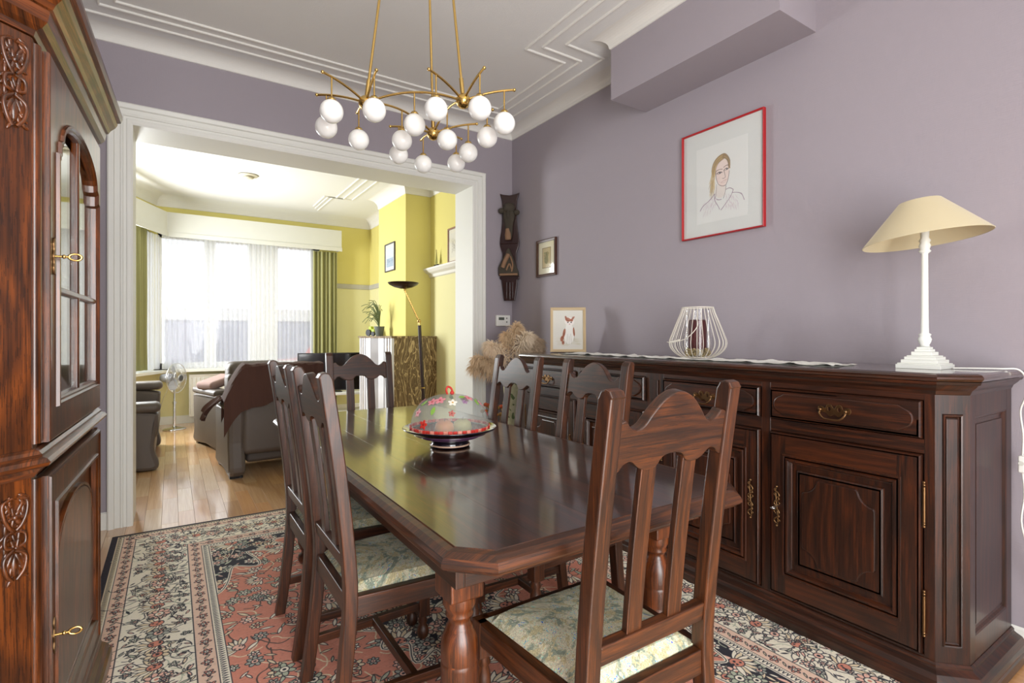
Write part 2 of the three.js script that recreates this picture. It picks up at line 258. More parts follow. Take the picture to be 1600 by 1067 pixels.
// ================= RUG =================
{
  const RX0 = -0.294, RX1 = 2.27, RZ0 = -3.885, RZ1 = -0.33, RW = RX1 - RX0, RL = RZ1 - RZ0, K = 560;   // pixels per metre
  const W = Math.round(RW * K), H = Math.round(RL * K);
  const CREAM = '#f4ecd8', INK = '#303038', SAL = '#d88e78', PINK = '#eec0ac', SAGE = '#b8bea6', TAN = '#ead8b6';
  const tex = canvas(W, H, (c) => {
    const cm = K / 100;
    const ell = (x, y, a, b, r, f, st) => { c.beginPath(); c.ellipse(x, y, a, b, r, 0, 2 * PI); if (f) { c.fillStyle = f; c.fill(); } if (st) { c.strokeStyle = st; c.lineWidth = 0.35 * cm; c.stroke(); } };
    const flower = (x, y, R, pal, n = 7) => { const o = rnd() * 3; for (let k = 0; k < n; k++) { const a = o + k / n * 2 * PI; ell(x + Math.cos(a) * R * 0.62, y + Math.sin(a) * R * 0.62, R * 0.42, R * 0.27, a, pal[0], pal[1]); } ell(x, y, R * 0.42, R * 0.42, 0, pal[2], pal[1]); ell(x, y, R * 0.16, R * 0.16, 0, pal[3]); };
    const leaf = (x, y, R, a, f, st) => { c.save(); c.translate(x, y); c.rotate(a); c.beginPath(); c.moveTo(-R, 0); c.quadraticCurveTo(0, -R * 0.55, R, 0); c.quadraticCurveTo(0, R * 0.5, -R, 0); c.fillStyle = f; c.fill(); if (st) { c.strokeStyle = st; c.lineWidth = 0.3 * cm; c.stroke(); } c.restore(); };
    const vine = (x, y, a, n, col, w = 0.4) => { c.strokeStyle = col; c.lineWidth = w * cm; c.beginPath(); c.moveTo(x, y); for (let k = 0; k < n; k++) { const b = a + rr(-1.1, 1.1), l = rr(4, 8) * cm; c.quadraticCurveTo(x + Math.cos(a) * l * 0.6, y + Math.sin(a) * l * 0.6, x += Math.cos(b) * l, y += Math.sin(b) * l); a = b; } c.stroke(); };
    const palmette = (x, y, R, a, dark) => { c.save(); c.translate(x, y); c.rotate(a); for (let k = -4; k <= 4; k++) { const b = k * 0.33 - PI / 2; leaf(Math.cos(b) * R * 0.55, Math.sin(b) * R * 0.55, R * 0.5, b, k % 2 ? TAN : CREAM, INK); } ell(0, -R * 0.1, R * 0.3, R * 0.34, 0, dark ? SAL : PINK, INK); for (let k = 0; k < 5; k++) ell(rr(-1, 1) * R * 0.2, -R * 0.1 + rr(-1, 1) * R * 0.2, R * 0.06, R * 0.06, 0, INK); c.restore(); };
    const pals = [[CREAM, INK, PINK, INK], [PINK, INK, CREAM, SAL], [SAGE, INK, CREAM, INK], [TAN, INK, SAL, INK], ['#a9aca0', INK, PINK, INK]];
    const inset = (d) => { c.beginPath(); c.rect(d * cm, d * cm, W - 2 * d * cm, H - 2 * d * cm); };
    c.fillStyle = '#2a2430'; c.fillRect(0, 0, W, H);
    const bandFill = (d, col) => { inset(d); c.fillStyle = col; c.fill(); }, line = (d, col, w) => { inset(d); c.strokeStyle = col; c.lineWidth = w * cm; c.stroke(); };
    bandFill(3, TAN);
    const around = (d, step, f) => { const x0 = d * cm, y0 = d * cm, x1 = W - d * cm, y1 = H - d * cm, s = step * cm; for (let x = x0; x <= x1; x += s) { f(x, y0, 0); f(x, y1, PI); } for (let y = y0; y <= y1; y += s) { f(x0, y, -PI / 2); f(x1, y, PI / 2); } };
    const tooth = (d) => around(d, 1.5, (x, y, a) => { c.save(); c.translate(x, y); c.rotate(a); c.strokeStyle = INK; c.lineWidth = 0.35 * cm; c.beginPath(); c.moveTo(-0.5 * cm, -0.9 * cm); c.lineTo(0, 0.9 * cm); c.lineTo(0.5 * cm, -0.9 * cm); c.stroke(); c.restore(); });
    tooth(4.3); line(5.6, CREAM, 0.5); bandFill(6, '#ebcab4'); line(6, INK, 0.25);
    around(9, 7.5, (x, y, a) => { flower(x, y, 1.9 * cm, [SAL, INK, CREAM, INK], 5); leaf(x + Math.cos(a) * 3.6 * cm, y + Math.sin(a) * 3.6 * cm, 1.3 * cm, a + 0.8, SAGE, INK); ell(x + Math.cos(a) * 5.4 * cm, y + Math.sin(a) * 5.4 * cm, 0.5 * cm, 0.5 * cm, 0, INK); });
    line(12, INK, 0.4); bandFill(12.2, CREAM);
    // main border: dense scrolling flowers on cream
    const inBand = (x, y, a, b) => { const d = Math.min(x, y, W - x, H - y) / cm; return d > a && d < b; };
    for (let k = 0; k < 4200; k++) { const x = rnd() * W, y = rnd() * H; if (inBand(x, y, 13.5, 35)) vine(x, y, rnd() * 6.3, 2, k % 3 ? INK : SAGE, 0.35); }
    for (let k = 0; k < 9500; k++) { const x = rnd() * W, y = rnd() * H; if (inBand(x, y, 13.5, 36)) leaf(x, y, rr(1, 2.3) * cm, rnd() * 6.3, [INK, CREAM, PINK, SAGE, TAN, '#31353a'][k % 6], k % 6 && k % 6 < 5 ? INK : null); }
    around(25, 17, (x, y, a) => palmette(x, y, 7.5 * cm, a, true));
    around(25, 17, (x, y, a) => { const q = 8.5 * cm; flower(x + Math.cos(a) * q, y + Math.sin(a) * q, 4.2 * cm, pals[(rnd() * 5) | 0], 8); });
    for (let k = 0; k < 1700; k++) { const x = rnd() * W, y = rnd() * H; if (inBand(x, y, 15, 35)) flower(x, y, rr(1.2, 2.2) * cm, pals[k % 5], 5); }
    line(37, INK, 0.45); bandFill(37.2, '#ebcab4');
    around(40.5, 7.5, (x, y, a) => { flower(x, y, 2 * cm, [SAL, INK, CREAM, INK], 5); leaf(x + Math.cos(a) * 3.7 * cm, y + Math.sin(a) * 3.7 * cm, 1.4 * cm, a + 0.7, TAN, INK); ell(x + Math.cos(a) * 5.5 * cm, y + Math.sin(a) * 5.5 * cm, 0.55 * cm, 0.55 * cm, 0, INK); });
    line(43.6, INK, 0.3); bandFill(43.8, CREAM); tooth(45.2); line(46.6, CREAM, 0.5);
    // field
    const F = 47 * cm; c.save(); c.beginPath(); c.rect(F, F, W - 2 * F, H - 2 * F); c.clip();
    c.fillStyle = SAL; c.fillRect(F, F, W, H);
    for (let k = 0; k < 9000; k++) { c.fillStyle = k % 2 ? 'rgba(232,166,146,0.35)' : 'rgba(196,116,100,0.25)'; c.fillRect(F + rnd() * W, F + rnd() * H, rr(1, 4) * cm, 0.5 * cm); }
    for (let k = 0; k < 260; k++) vine(F + rnd() * (W - 2 * F), F + rnd() * (H - 2 * F), rnd() * 6.3, 5, k % 2 ? TAN : '#5a4a44', 0.55);
    for (let k = 0; k < 820; k++) leaf(F + rnd() * (W - 2 * F), F + rnd() * (H - 2 * F), rr(1.5, 3.4) * cm, rnd() * 6.3, [TAN, CREAM, SAGE][k % 3], INK);
    for (let k = 0; k < 330; k++) flower(F + rnd() * (W - 2 * F), F + rnd() * (H - 2 * F), rr(1.8, 4) * cm, pals[k % 5], 6 + k % 3);
    for (let k = 0; k < 60; k++) palmette(F + rnd() * (W - 2 * F), F + rnd() * (H - 2 * F), rr(6, 9) * cm, rnd() * 6.3, false);
    // dark lobed corners and a medallion
    const lobed = (pts) => { c.beginPath(); pts.forEach(([x, y], k) => k ? c.lineTo(x, y) : c.moveTo(x, y)); c.closePath(); };
    const cornerPts = (sx, sy) => { const X = sx ? W - F : F, Y = sy ? H - F : F, dx = sx ? -1 : 1, dy = sy ? -1 : 1, p = [[X, Y]]; for (let k = 0; k <= 60; k++) { const t = k / 60, a = t * PI / 2, R = (50 + 7 * Math.cos(t * 6 * PI) - 18 * Math.sin(2 * a)) * cm; p.push([X + dx * Math.sin(a) * R, Y + dy * Math.cos(a) * R * 1.15]); } return p; };
    const region = (pts, cx, cy, R) => {
      lobed(pts); c.fillStyle = '#2e2d36'; c.fill(); c.save(); c.clip();
      for (let k = 0; k < 90; k++) vine(cx + rr(-R, R), cy + rr(-R, R), rnd() * 6.3, 4, k % 2 ? CREAM : SAGE, 0.5);
      for (let k = 0; k < 1100; k++) leaf(cx + rr(-R, R), cy + rr(-R, R), rr(1.4, 3.2) * cm, rnd() * 6.3, [CREAM, SAGE, TAN, PINK][k % 4], null);
      for (let k = 0; k < 560; k++) flower(cx + rr(-R, R), cy + rr(-R, R), rr(2, 4.6) * cm, pals[k % 5], 7);
      for (let k = 0; k < 34; k++) palmette(cx + rr(-R, R), cy + rr(-R, R), rr(7, 10) * cm, rnd() * 6.3, true);
      c.restore(); lobed(pts); c.strokeStyle = CREAM; c.lineWidth = 1.4 * cm; c.stroke(); c.strokeStyle = INK; c.lineWidth = 0.4 * cm; c.stroke();
    };
    for (const sx of [0, 1]) for (const sy of [0, 1]) region(cornerPts(sx, sy), sx ? W - F : F, sy ? H - F : F, 80 * cm);
    const med = []; for (let k = 0; k < 160; k++) { const a = k / 160 * 2 * PI, R = (30 + 4 * Math.cos(a * 16)) * cm; med.push([W / 2 + Math.cos(a) * R, H / 2 + Math.sin(a) * R * 1.35]); }
    region(med, W / 2, H / 2, 60 * cm);
    c.restore(); line(47, INK, 0.3);
    // pile: fine flecks of wool
    for (let k = 0; k < 60000; k++) { c.fillStyle = k % 2 ? 'rgba(255,250,235,0.10)' : 'rgba(20,14,12,0.12)'; c.fillRect(rnd() * W, rnd() * H, rr(0.2, 0.9) * cm, 0.28 * cm); }
  });
  const g = clean(rb(RW, 0.008, RL, (RX0 + RX1) / 2, 0.004, (RZ0 + RZ1) / 2, 0.003, 1)), p = g.attributes.position, uv = g.attributes.uv;
  for (let i = 0; i < p.count; i++) uv.setXY(i, (p.getX(i) - RX0) / RW, (RZ1 - p.getZ(i)) / RL);
  const pile = pixelTex(128, 128, (u, v) => { const s = 128 + 120 * pn(u, v, 70, 70, 12); return [s, s, s]; }, false); pile.repeat.set(40, 56);
  tag(obj('persian_rug', g, S({ map: tex, roughness: 0.95, bumpMap: pile, bumpScale: 0.002 }), scene, { axis: null }), 'salmon and cream patterned rug with dark floral corners under the dining table', 'rug');
}
const RUG = 0.008;

// ================= DINING TABLE =================
{
  const t = thing('dining_table', 'long dark oak dining table with clipped corners and turned legs', 'table', [0.957, RUG, -2.03]);
  const hx = 0.455, hz = 1.103, ch = 0.062, T = 0.755 - RUG;
  const oct = (e, cc) => [[-hx - e + cc, -hz - e], [hx + e - cc, -hz - e], [hx + e, -hz - e + cc], [hx + e, hz + e - cc], [hx + e - cc, hz + e], [-hx - e + cc, hz + e], [-hx - e, hz + e - cc], [-hx - e, -hz - e + cc]];
  // boards of the top, laid lengthwise, cut to the clipped outline
  const N = 5, w = 2 * hx / N;
  for (let k = 0; k < N; k++) {
    const a = -hx + k * w, b = a + w, c0 = k === 0 ? ch : 0, c1 = k === N - 1 ? ch : 0;
    const p = [[a + c0, -hz], [b - c1, -hz]]; if (c1) p.push([b, -hz + ch]); p.push(...(c1 ? [[b, hz - ch], [b - ch, hz]] : [[b, hz]])); p.push(...(c0 ? [[a + ch, hz], [a, hz - ch], [a, -hz + ch]] : [[a, hz]]));
    obj('top_board', flip(slab(p, 0.02, 0.0004)).translate(0, T - 0.02, 0), oakTop, t, { axis: 'z' });
  }
  obj('underframe_panel', flip(slab(oct(-0.005, ch), 0.018, 0)).translate(0, T - 0.039, 0), oakTop, t, { axis: 'z' });
  const prof = [[0, 0], [-0.003, -0.004], [-0.004, -0.001], [-0.02, -0.003], [-0.034, -0.012], [-0.04, -0.022], [-0.04, -0.03], [-0.034, -0.037], [-0.022, -0.039], [-0.02, -0.046], [-0.006, -0.05], [0.02, -0.05]];
  obj('edge_moulding', sweep(oct(0, ch), prof.map(([a, b]) => [a, b]), true, (a, b, c) => [a, T + c, -b]), oakChair, t, { axis: 'x' });
  for (const z of [-0.9725, 0.9725]) obj('apron', span(-0.4, 0.4, T - 0.125, T - 0.035, z - 0.0125, z + 0.0125, 0.002), oakChair, t, { axis: 'x' });
  for (const x of [-0.4125, 0.4125]) obj('apron', span(x - 0.0125, x + 0.0125, T - 0.125, T - 0.035, -0.985, 0.985, 0.002), oakChair, t, { axis: 'z' });
  const pts = [[0.03, 0], [0.04, 0.006], [0.045, 0.02], [0.042, 0.04], [0.03, 0.05], [0.026, 0.06], [0.03, 0.068], [0.036, 0.075], [0.036, 0.085], [0.045, 0.1], [0.0465, 0.16], [0.0455, 0.215], [0.044, 0.217], [0.0455, 0.219], [0.0465, 0.3], [0.0455, 0.325], [0.044, 0.327], [0.0455, 0.329], [0.0465, 0.38], [0.0455, 0.388], [0.044, 0.39], [0.0455, 0.392], [0.0465, 0.42], [0.0445, 0.442], [0.039, 0.46], [0.033, 0.468], [0.034, 0.473], [0.031, 0.478], [0.027, 0.486], [0.028, 0.495], [0.033, 0.5], [0.035, 0.506], [0.032, 0.512], [0.036, 0.52], [0.041, 0.53], [0.041, 0.55]];
  for (const x of [-0.357, 0.357]) for (const z of [-0.872, 0.872]) {
    const leg = obj('leg', lathe(pts, 36), oakLeg, t, { at: [x, 0, z] });
    obj('leg_block', span(-0.046, 0.046, 0.55, T - 0.039, -0.046, 0.046, 0.006), oakLeg, leg);
  }
}
// ================= CHAIRS =================
const fabric = pixelTex(512, 512, (u, v) => {
  const a = pn(u, v, 14, 14, 3) + 0.5 * pn(u, v, 34, 34, 8), b = pn(u, v, 18, 18, 17) + 0.5 * pn(u, v, 50, 50, 23), w = pn(u, v, 160, 160, 40) * 0.25;
  let c = [226, 221, 202]; if (a > 0.1) c = [196, 200, 180]; if (a > 0.26) c = [156, 168, 158]; if (b > 0.3) c = [212, 202, 168]; if (b < -0.36) c = [238, 231, 213]; if (Math.abs(a - 0.1) < 0.025) c = [180, 176, 152];
  return c.map((k) => k * (1 + w));
});
const seatCloth = S({ map: scaled(fabric, 0.42, 0.42), color: 0xeceadc, roughness: 0.92, bumpMap: bump(weave, 0.06), bumpScale: 0.0006 });
function makeChair(label) {
  const t = thing('dining_chair', label, 'chair', [0, 0, 0], 0, 'oak dining chairs round the table');
  // local: back at z = 0, the sitter faces -z
  const zAt = (y) => y < 0.45 ? 0.045 * Math.pow(1 - y / 0.45, 1.6) : 0.075 * Math.pow((y - 0.45) / 0.64, 1.35);
  for (const s of [-1, 1]) {
    const side = []; for (let k = 0; k <= 18; k++) { const y = k / 18 * 1.07; side.push([zAt(y) - 0.019 - (y < 0.3 ? 0 : 0.001), y]); }
    const topc = [[zAt(1.08) - 0.019, 1.074], [zAt(1.08) - 0.012, 1.086], [zAt(1.08), 1.09], [zAt(1.08) + 0.012, 1.086], [zAt(1.08) + 0.019, 1.074]];
    const other = side.map(([z, y]) => [z + 0.038, y]).reverse();
    const g = slab([...side, ...topc, ...other].reverse(), 0.04, 0.004).rotateY(-PI / 2).translate(0.02, 0, 0);   // shape x -> world z
    obj('rear_post', g.translate(s * 0.187, 0, 0), oakChair, t);
  }
  // crest rail: curved ears, dips and a raised centre above; scalloped below
  const up = spline([[-0.168, 1.022], [-0.152, 1.026], [-0.138, 1.012], [-0.118, 1.004], [-0.098, 1.012], [-0.078, 1.034], [-0.05, 1.06], [-0.022, 1.074], [0, 1.078], [0.022, 1.074], [0.05, 1.06], [0.078, 1.034], [0.098, 1.012], [0.118, 1.004], [0.138, 1.012], [0.152, 1.026], [0.168, 1.022]], 64);
  const low = spline([[0.168, 0.918], [0.158, 0.922], [0.146, 0.934], [0.128, 0.938], [0.114, 0.93], [0.1, 0.92], [0.08, 0.914], [0.06, 0.914], [0.046, 0.92], [0.034, 0.934], [0.018, 0.94], [0, 0.941], [-0.018, 0.94], [-0.034, 0.934], [-0.046, 0.92], [-0.06, 0.914], [-0.08, 0.914], [-0.1, 0.92], [-0.114, 0.93], [-0.128, 0.938], [-0.146, 0.934], [-0.158, 0.922], [-0.168, 0.918]], 70);
  const lean = (g, y0) => g.translate(0, -y0, 0).rotateX(0.155).translate(0, y0, zAt(y0));
  obj('crest_rail', lean(slab([...up, ...low], 0.026, 0.003).translate(0, 0, -0.013), 1.0), oakChair, t, { axis: 'x' });
  obj('lower_back_rail', lean(rb(0.335, 0.046, 0.026, 0, 0.53, 0, 0.004), 0.53), oakChair, t, { axis: 'x' });
  for (const x of [-0.065, 0.065]) {
    const a = [], b = []; for (let k = 0; k <= 10; k++) { const y = 0.545 + k / 10 * 0.385; a.push([zAt(y) - 0.008, y]); b.unshift([zAt(y) + 0.008, y]); }
    obj('back_slat', slab([...a, ...b].reverse(), 0.046, 0.002).rotateY(-PI / 2).translate(x + 0.023, 0, 0), oakChair, t);
  }
  // seat frame, splayed towards the front
  obj('seat_rail', rb(0.335, 0.06, 0.026, 0, 0.405, 0, 0.004), oakChair, t, { axis: 'x' });
  obj('seat_rail', rb(0.42, 0.06, 0.028, 0, 0.405, -0.405, 0.006), oakChair, t, { axis: 'x' });
  for (const s of [-1, 1]) {
    obj('seat_rail', bar([s * 0.188, 0.405, 0.01], [s * 0.213, 0.405, -0.4], 0.028, 0.06), oakChair, t, { axis: 'z' });
    const fl = obj('front_leg', [span(-0.022, 0.022, 0.34, 0.435, -0.022, 0.022, 0.003), lathe([[0.016, 0.17], [0.02, 0.178], [0.014, 0.19], [0.02, 0.2], [0.0225, 0.24], [0.02, 0.29], [0.014, 0.31], [0.021, 0.32], [0.016, 0.33], [0.02, 0.342]], 20), span(-0.022, 0.022, 0.09, 0.17, -0.022, 0.022, 0.003), lathe([[0.014, 0], [0.021, 0.008], [0.024, 0.025], [0.02, 0.045], [0.013, 0.055], [0.019, 0.068], [0.014, 0.08], [0.018, 0.092]], 20)], oakChair, t, { at: [s * 0.205, 0, -0.398] });
    obj('stretcher', bar([s * 0.188, 0.13, 0.03], [s * 0.205, 0.13, -0.39], 0.022, 0.03), oakChair, t, { axis: 'z' });
  }
  obj('stretcher', rb(0.39, 0.03, 0.022, 0, 0.13, -0.2, 0.003), oakChair, t, { axis: 'x' });
  // drop-in cushion
  const nx = 14, nz = 14, pos = [], P = (i, j) => { const u = i / nx * 2 - 1, v = j / nz, hw = 0.176 + 0.026 * v, e = Math.pow(Math.max(0, 1 - Math.pow(Math.abs(u), 6)), 0.5) * Math.pow(Math.max(0, 1 - Math.pow(Math.abs(v * 2 - 1), 6)), 0.5); return [u * hw, 0.436 + 0.026 * e + 0.006 * (1 - u * u) * (1 - (2 * v - 1) ** 2), -0.012 - v * 0.378]; };
  for (let i = 0; i < nx; i++) for (let j = 0; j < nz; j++) { const A = P(i, j), B = P(i + 1, j), C = P(i + 1, j + 1), D = P(i, j + 1); pos.push(...A, ...B, ...C, ...A, ...C, ...D); }
  let cg = new THREE.BufferGeometry(); cg.setAttribute('position', new THREE.Float32BufferAttribute(pos, 3)); cg.computeVertexNormals();
  obj('cushion', [cg, span(-0.176, 0.176, 0.42, 0.437, -0.388, -0.014)], seatCloth, t, { axis: 'z', label: 'pale green floral tapestry seat' });
  return t;
}
const chair0 = makeChair('oak dining chair alone at the table end farthest from the television and fireplace');
chair0.position.set(0.905, RUG, -0.815);
// facing: turn 0 looks to -z
dup(chair0, [1.0, RUG, -3.235], PI, 'oak dining chair at the table end in front of the television and fireplace');
dup(chair0, [0.435, RUG, -2.235], -PI / 2, 'oak dining chair on the side facing the sideboard, nearer the leather armchair');
dup(chair0, [0.435, RUG, -1.715], -PI / 2, 'oak dining chair on the side facing the sideboard, farther from the leather armchair');
dup(chair0, [1.465, RUG, -2.29], PI / 2, 'oak dining chair with its back to the sideboard, in front of the pampas grass vase');
dup(chair0, [1.465, RUG, -1.685], PI / 2, 'oak dining chair with its back to the sideboard, in front of its middle drawers');

// ================= SIDEBOARD =================
{
  const t = thing('sideboard', 'long dark oak sideboard with four drawers over four panelled doors', 'sideboard', [2.66, RUG, -1.9035], -PI / 2);
  const FH = 1.2165, SH = 1.2875, D = 0.51, C = 0.071;   // half widths at the front and at the sides, depth, clipped corner
  const plan = (e) => [[-SH - e, 0], [SH + e, 0], [SH + e, D - C + e * 0.4], [FH + e * 0.4, D + e], [-FH - e * 0.4, D + e], [-SH - e, D - C + e * 0.4]];
  const flat = (path, y0, y1, b = 0.0) => slab(path.map(([x, z]) => [x, -z]), y1 - y0, b).rotateX(-PI / 2).translate(0, y0, 0);
  // (x, -z) rotated about x by -90 degrees puts z back to +z
  obj('carcass', flat(plan(-0.012), 0.07, 1.03), oakSide, t);
  const edge = (pr) => sweep([[SH, 0], [SH, D - C], [FH, D], [-FH, D], [-SH, D - C], [-SH, 0]], pr.map(([o, y]) => [-o, y]), false, (a, b, c) => [a, c, b]);
  obj('top', [flat(plan(0.026), 1.04, 1.068, 0.003), edge([[0.02, 1.068], [0.034, 1.064], [0.04, 1.056], [0.04, 1.05], [0.034, 1.042], [0.02, 1.04]])], oakTop, t, { axis: 'x' });
  obj('cornice_moulding', edge([[0.034, 1.04], [0.03, 1.03], [0.024, 1.028], [0.016, 1.018], [0.006, 1.008], [0.002, 0.998], [0, 0.994], [-0.012, 0.994]]), oakSide, t, { axis: 'x' });
  obj('plinth', edge([[-0.012, 0.096], [0.002, 0.096], [0.008, 0.09], [0.008, 0.082], [0.014, 0.078], [0.03, 0.07], [0.042, 0.055], [0.046, 0.04], [0.046, 0.036], [0.05, 0.03], [0.05, 0]]), oakSide, t, { axis: 'x' });
  // front frame: stiles and rails
  const fr = D - 0.012;
  for (const [a, b] of [[1.1845, FH], [-FH, -1.1845], [0.5995, 0.6405], [-0.6405, -0.5995], [-0.0605, 0.0605]]) obj('stile', span(a, b, 0.09, 1.0, fr - 0.01, D, 0.002), oakSide, t);
  for (const [y0, y1] of [[0.973, 1.0], [0.79, 0.84], [0.09, 0.105]]) obj('rail', span(-FH + 0.03, FH - 0.03, y0, y1, fr - 0.01, D - 0.001, 0.002), oakSide, t, { axis: 'x' });
  obj('centre_panel', [span(-0.024, 0.024, 0.855, 0.96, D - 0.002, D + 0.006, 0.003), span(-0.03, 0.03, 0.14, 0.77, D - 0.002, D + 0.006, 0.003)], oakSide, t);
  const bevel = (x0, x1, y0, y1, z, h, w) => sweep(rectPath(x0, x1, y0, y1), [[0, 0], [0.002, h * 0.7], [0.006, h], [w, h]], true, inXY(z));
  // ornate bail pull
  const pull = (p, x, y, z) => {
    const h = new THREE.Group(); h.name = 'drawer_pull'; h.position.set(x, y, z); p.add(h); h.userData.label = 'antique brass bail pull';
    const half = [[0, 0.006], [0.012, 0.022], [0.026, 0.02], [0.032, 0.006], [0.044, 0.012], [0.056, 0.012], [0.06, 0.0], [0.054, -0.011], [0.042, -0.01], [0.03, -0.012], [0.016, -0.024], [0, -0.016]];
    const sh = spline([...half, ...half.slice(1, -1).reverse().map(([a, b]) => [-a, b])], 80, true);
    const holes = [-1, 1].map((s) => { const c = []; for (let k = 0; k < 12; k++) { const a = -k / 12 * 2 * PI; c.push([s * 0.018 + 0.007 * Math.cos(a), 0.004 + 0.009 * Math.sin(a)]); } return c; });
    obj('backplate', slab(sh, 0.004, 0.0008, holes), oldBrass, h, {});
    obj('bail', tube([[-0.046, 0, 0.012], [-0.046, -0.012, 0.02], [-0.03, -0.03, 0.024], [0, -0.034, 0.025], [0.03, -0.03, 0.024], [0.046, -0.012, 0.02], [0.046, 0, 0.012]], 0.0032, 36, 8), oldBrass, h);
    for (const s of [-1, 1]) obj('knob', [ball(0.0065, s * 0.046, 0.001, 0.014, 12), rod([s * 0.046, 0, 0], [s * 0.046, 0, 0.014], 0.004)], oldBrass, h);
  };
  const scroll = (p, x, y, z, key, flipx) => {   // long pierced escutcheon
    const e = new THREE.Group(); e.name = 'escutcheon'; e.position.set(x, y, z); p.add(e); e.userData.label = 'antique brass scrolled escutcheon';
    const g = []; for (let k = 0; k < 4; k++) { const y0 = -0.072 + k * 0.036, s = k % 2 ? 1 : -1; g.push(tube([[s * 0.002, y0, 0.003], [s * 0.011, y0 + 0.01, 0.004], [s * 0.004, y0 + 0.022, 0.004], [-s * 0.01, y0 + 0.03, 0.004], [-s * 0.004, y0 + 0.038, 0.003]], 0.0032, 20, 6)); g.push(tube([[-s * 0.004, y0 + 0.004, 0.003], [-s * 0.012, y0 + 0.014, 0.003], [-s * 0.002, y0 + 0.02, 0.003]], 0.0026, 12, 6)); }
    g.push(ball(0.005, 0, -0.082, 0.003, 10), ball(0.005, 0, 0.082, 0.003, 10), tube([[0, -0.08, 0.003], [0.004, -0.07, 0.003], [-0.004, 0.07, 0.003], [0, 0.08, 0.003]], 0.0024, 16, 6));
    obj('scrollwork', g, oldBrass, e);
    if (key) obj('key', [rod([0, 0, 0], [0, 0, 0.03], 0.003), new THREE.TorusGeometry(0.009, 0.0025, 8, 18).rotateX(PI / 2).rotateY(PI / 2).translate(flipx * 0.004, 0, 0.038)], chrome, e);
  };
  const cols = [[0.6405, 1.1845], [0.0605, 0.5995], [-0.5995, -0.0605], [-1.1845, -0.6405]];
  cols.forEach(([a, b], k) => {
    const x0 = a + 0.004, x1 = b - 0.004, cx = (a + b) / 2;
    const d = obj('drawer', [span(x0 + 0.006, x1 - 0.006, 0.847, 0.966, D - 0.004, D + 0.016), bevel(x0, x1, 0.842, 0.971, D, 0.016, 0.012)], oakSide, t, { axis: 'x' });
    const w = (x1 - x0) / 2 - 0.02, y = 0.9065, h = 0.046;   // raised field with lobed ends
    const fld = spline([[-w + 0.045, h], [-w + 0.03, h * 0.8], [-w + 0.008, h * 0.5], [-w, 0], [-w + 0.008, -h * 0.5], [-w + 0.03, -h * 0.8], [-w + 0.045, -h]], 20);
    const full = [...fld, ...fld.map(([p, q]) => [-p, -q])];
    obj('drawer_field', slab(full, 0.008, 0.004).translate(cx, y, D + 0.014), oakSide, d, { axis: 'x' });
    pull(d, cx - 0.005, 0.9065, D + 0.022);
    // door
    const y0 = 0.109, y1 = 0.787, st = 0.07, rl = 0.1;
    const door = obj('door', [span(x0 + 0.005, x0 + st, y0 + 0.005, y1 - 0.005, D - 0.004, D + 0.018), span(x1 - st, x1 - 0.005, y0 + 0.005, y1 - 0.005, D - 0.004, D + 0.018), bevel(x0, x1, y0, y1, D, 0.018, 0.01)], oakSide, t);
    for (const [ra, rc] of [[y0 + 0.005, y0 + rl], [y1 - rl, y1 - 0.005]]) obj('door_rail', span(x0 + st, x1 - st, ra, rc, D - 0.004, D + 0.018), oakSide, door, { axis: 'x' });
    const px0 = x0 + st, px1 = x1 - st, py0 = y0 + rl, py1 = y1 - rl;
    obj('panel_moulding', [sweep(rectPath(px0, px1, py0, py1), [[-0.014, 0.018], [-0.012, 0.022], [-0.006, 0.022], [-0.004, 0.018], [0, 0.018], [0.003, 0.024], [0.01, 0.024], [0.014, 0.016], [0.018, 0.006], [0.022, 0.004]], true, inXY(D))], oakSide, door);
    obj('door_panel', [span(px0 + 0.01, px1 - 0.01, py0 + 0.01, py1 - 0.01, D - 0.006, D + 0.003), sweep(rectPath(px0 + 0.042, px1 - 0.042, py0 + 0.042, py1 - 0.042), [[0, 0.002], [0.002, 0.01], [0.008, 0.013], [0.014, 0.013]], true, inXY(D)), span(px0 + 0.05, px1 - 0.05, py0 + 0.05, py1 - 0.05, D, D + 0.013)], oakSide, door);
    // field with scooped corners
    const X = (px1 - px0) / 2 - 0.066, Y = (py1 - py0) / 2 - 0.066, q = 0.058, cnr = [];
    for (const [sx, sy, r] of [[1, 1, 0], [-1, 1, 1], [-1, -1, 0], [1, -1, 1]]) { const a = []; a.push([sx * X, sy * (Y - q - 0.008)], [sx * (X - 0.006), sy * (Y - q)]); for (let j = 1; j < 6; j++) { const th = j / 6 * PI / 2; a.push([sx * (X - q * Math.sin(th)), sy * (Y - q * Math.cos(th))]); } a.push([sx * (X - q), sy * (Y - 0.006)], [sx * (X - q - 0.008), sy * Y]); cnr.push(...(r ? a.reverse() : a)); }
    obj('panel_field', slab(cnr, 0.009, 0.004).translate((px0 + px1) / 2, (py0 + py1) / 2, D + 0.011), oakSide, door);
    const right = k % 2 === 0;   // hinged at the right
    scroll(door, right ? x0 + st * 0.5 : x1 - st * 0.5, (y0 + y1) / 2 + 0.03, D + 0.018, right, 1);
    for (const hy of [0.62, 0.25]) obj('hinge', [rod([0, hy - 0.06, 0], [0, hy + 0.06, 0], 0.005), ...[-0.075, -0.066, 0.066, 0.075].map((e) => ball(0.0055, 0, hy + e, 0, 10))].map((g) => g.translate(right ? x1 + 0.008 : x0 - 0.008, 0, D + 0.012)), oldBrass, door);
  });
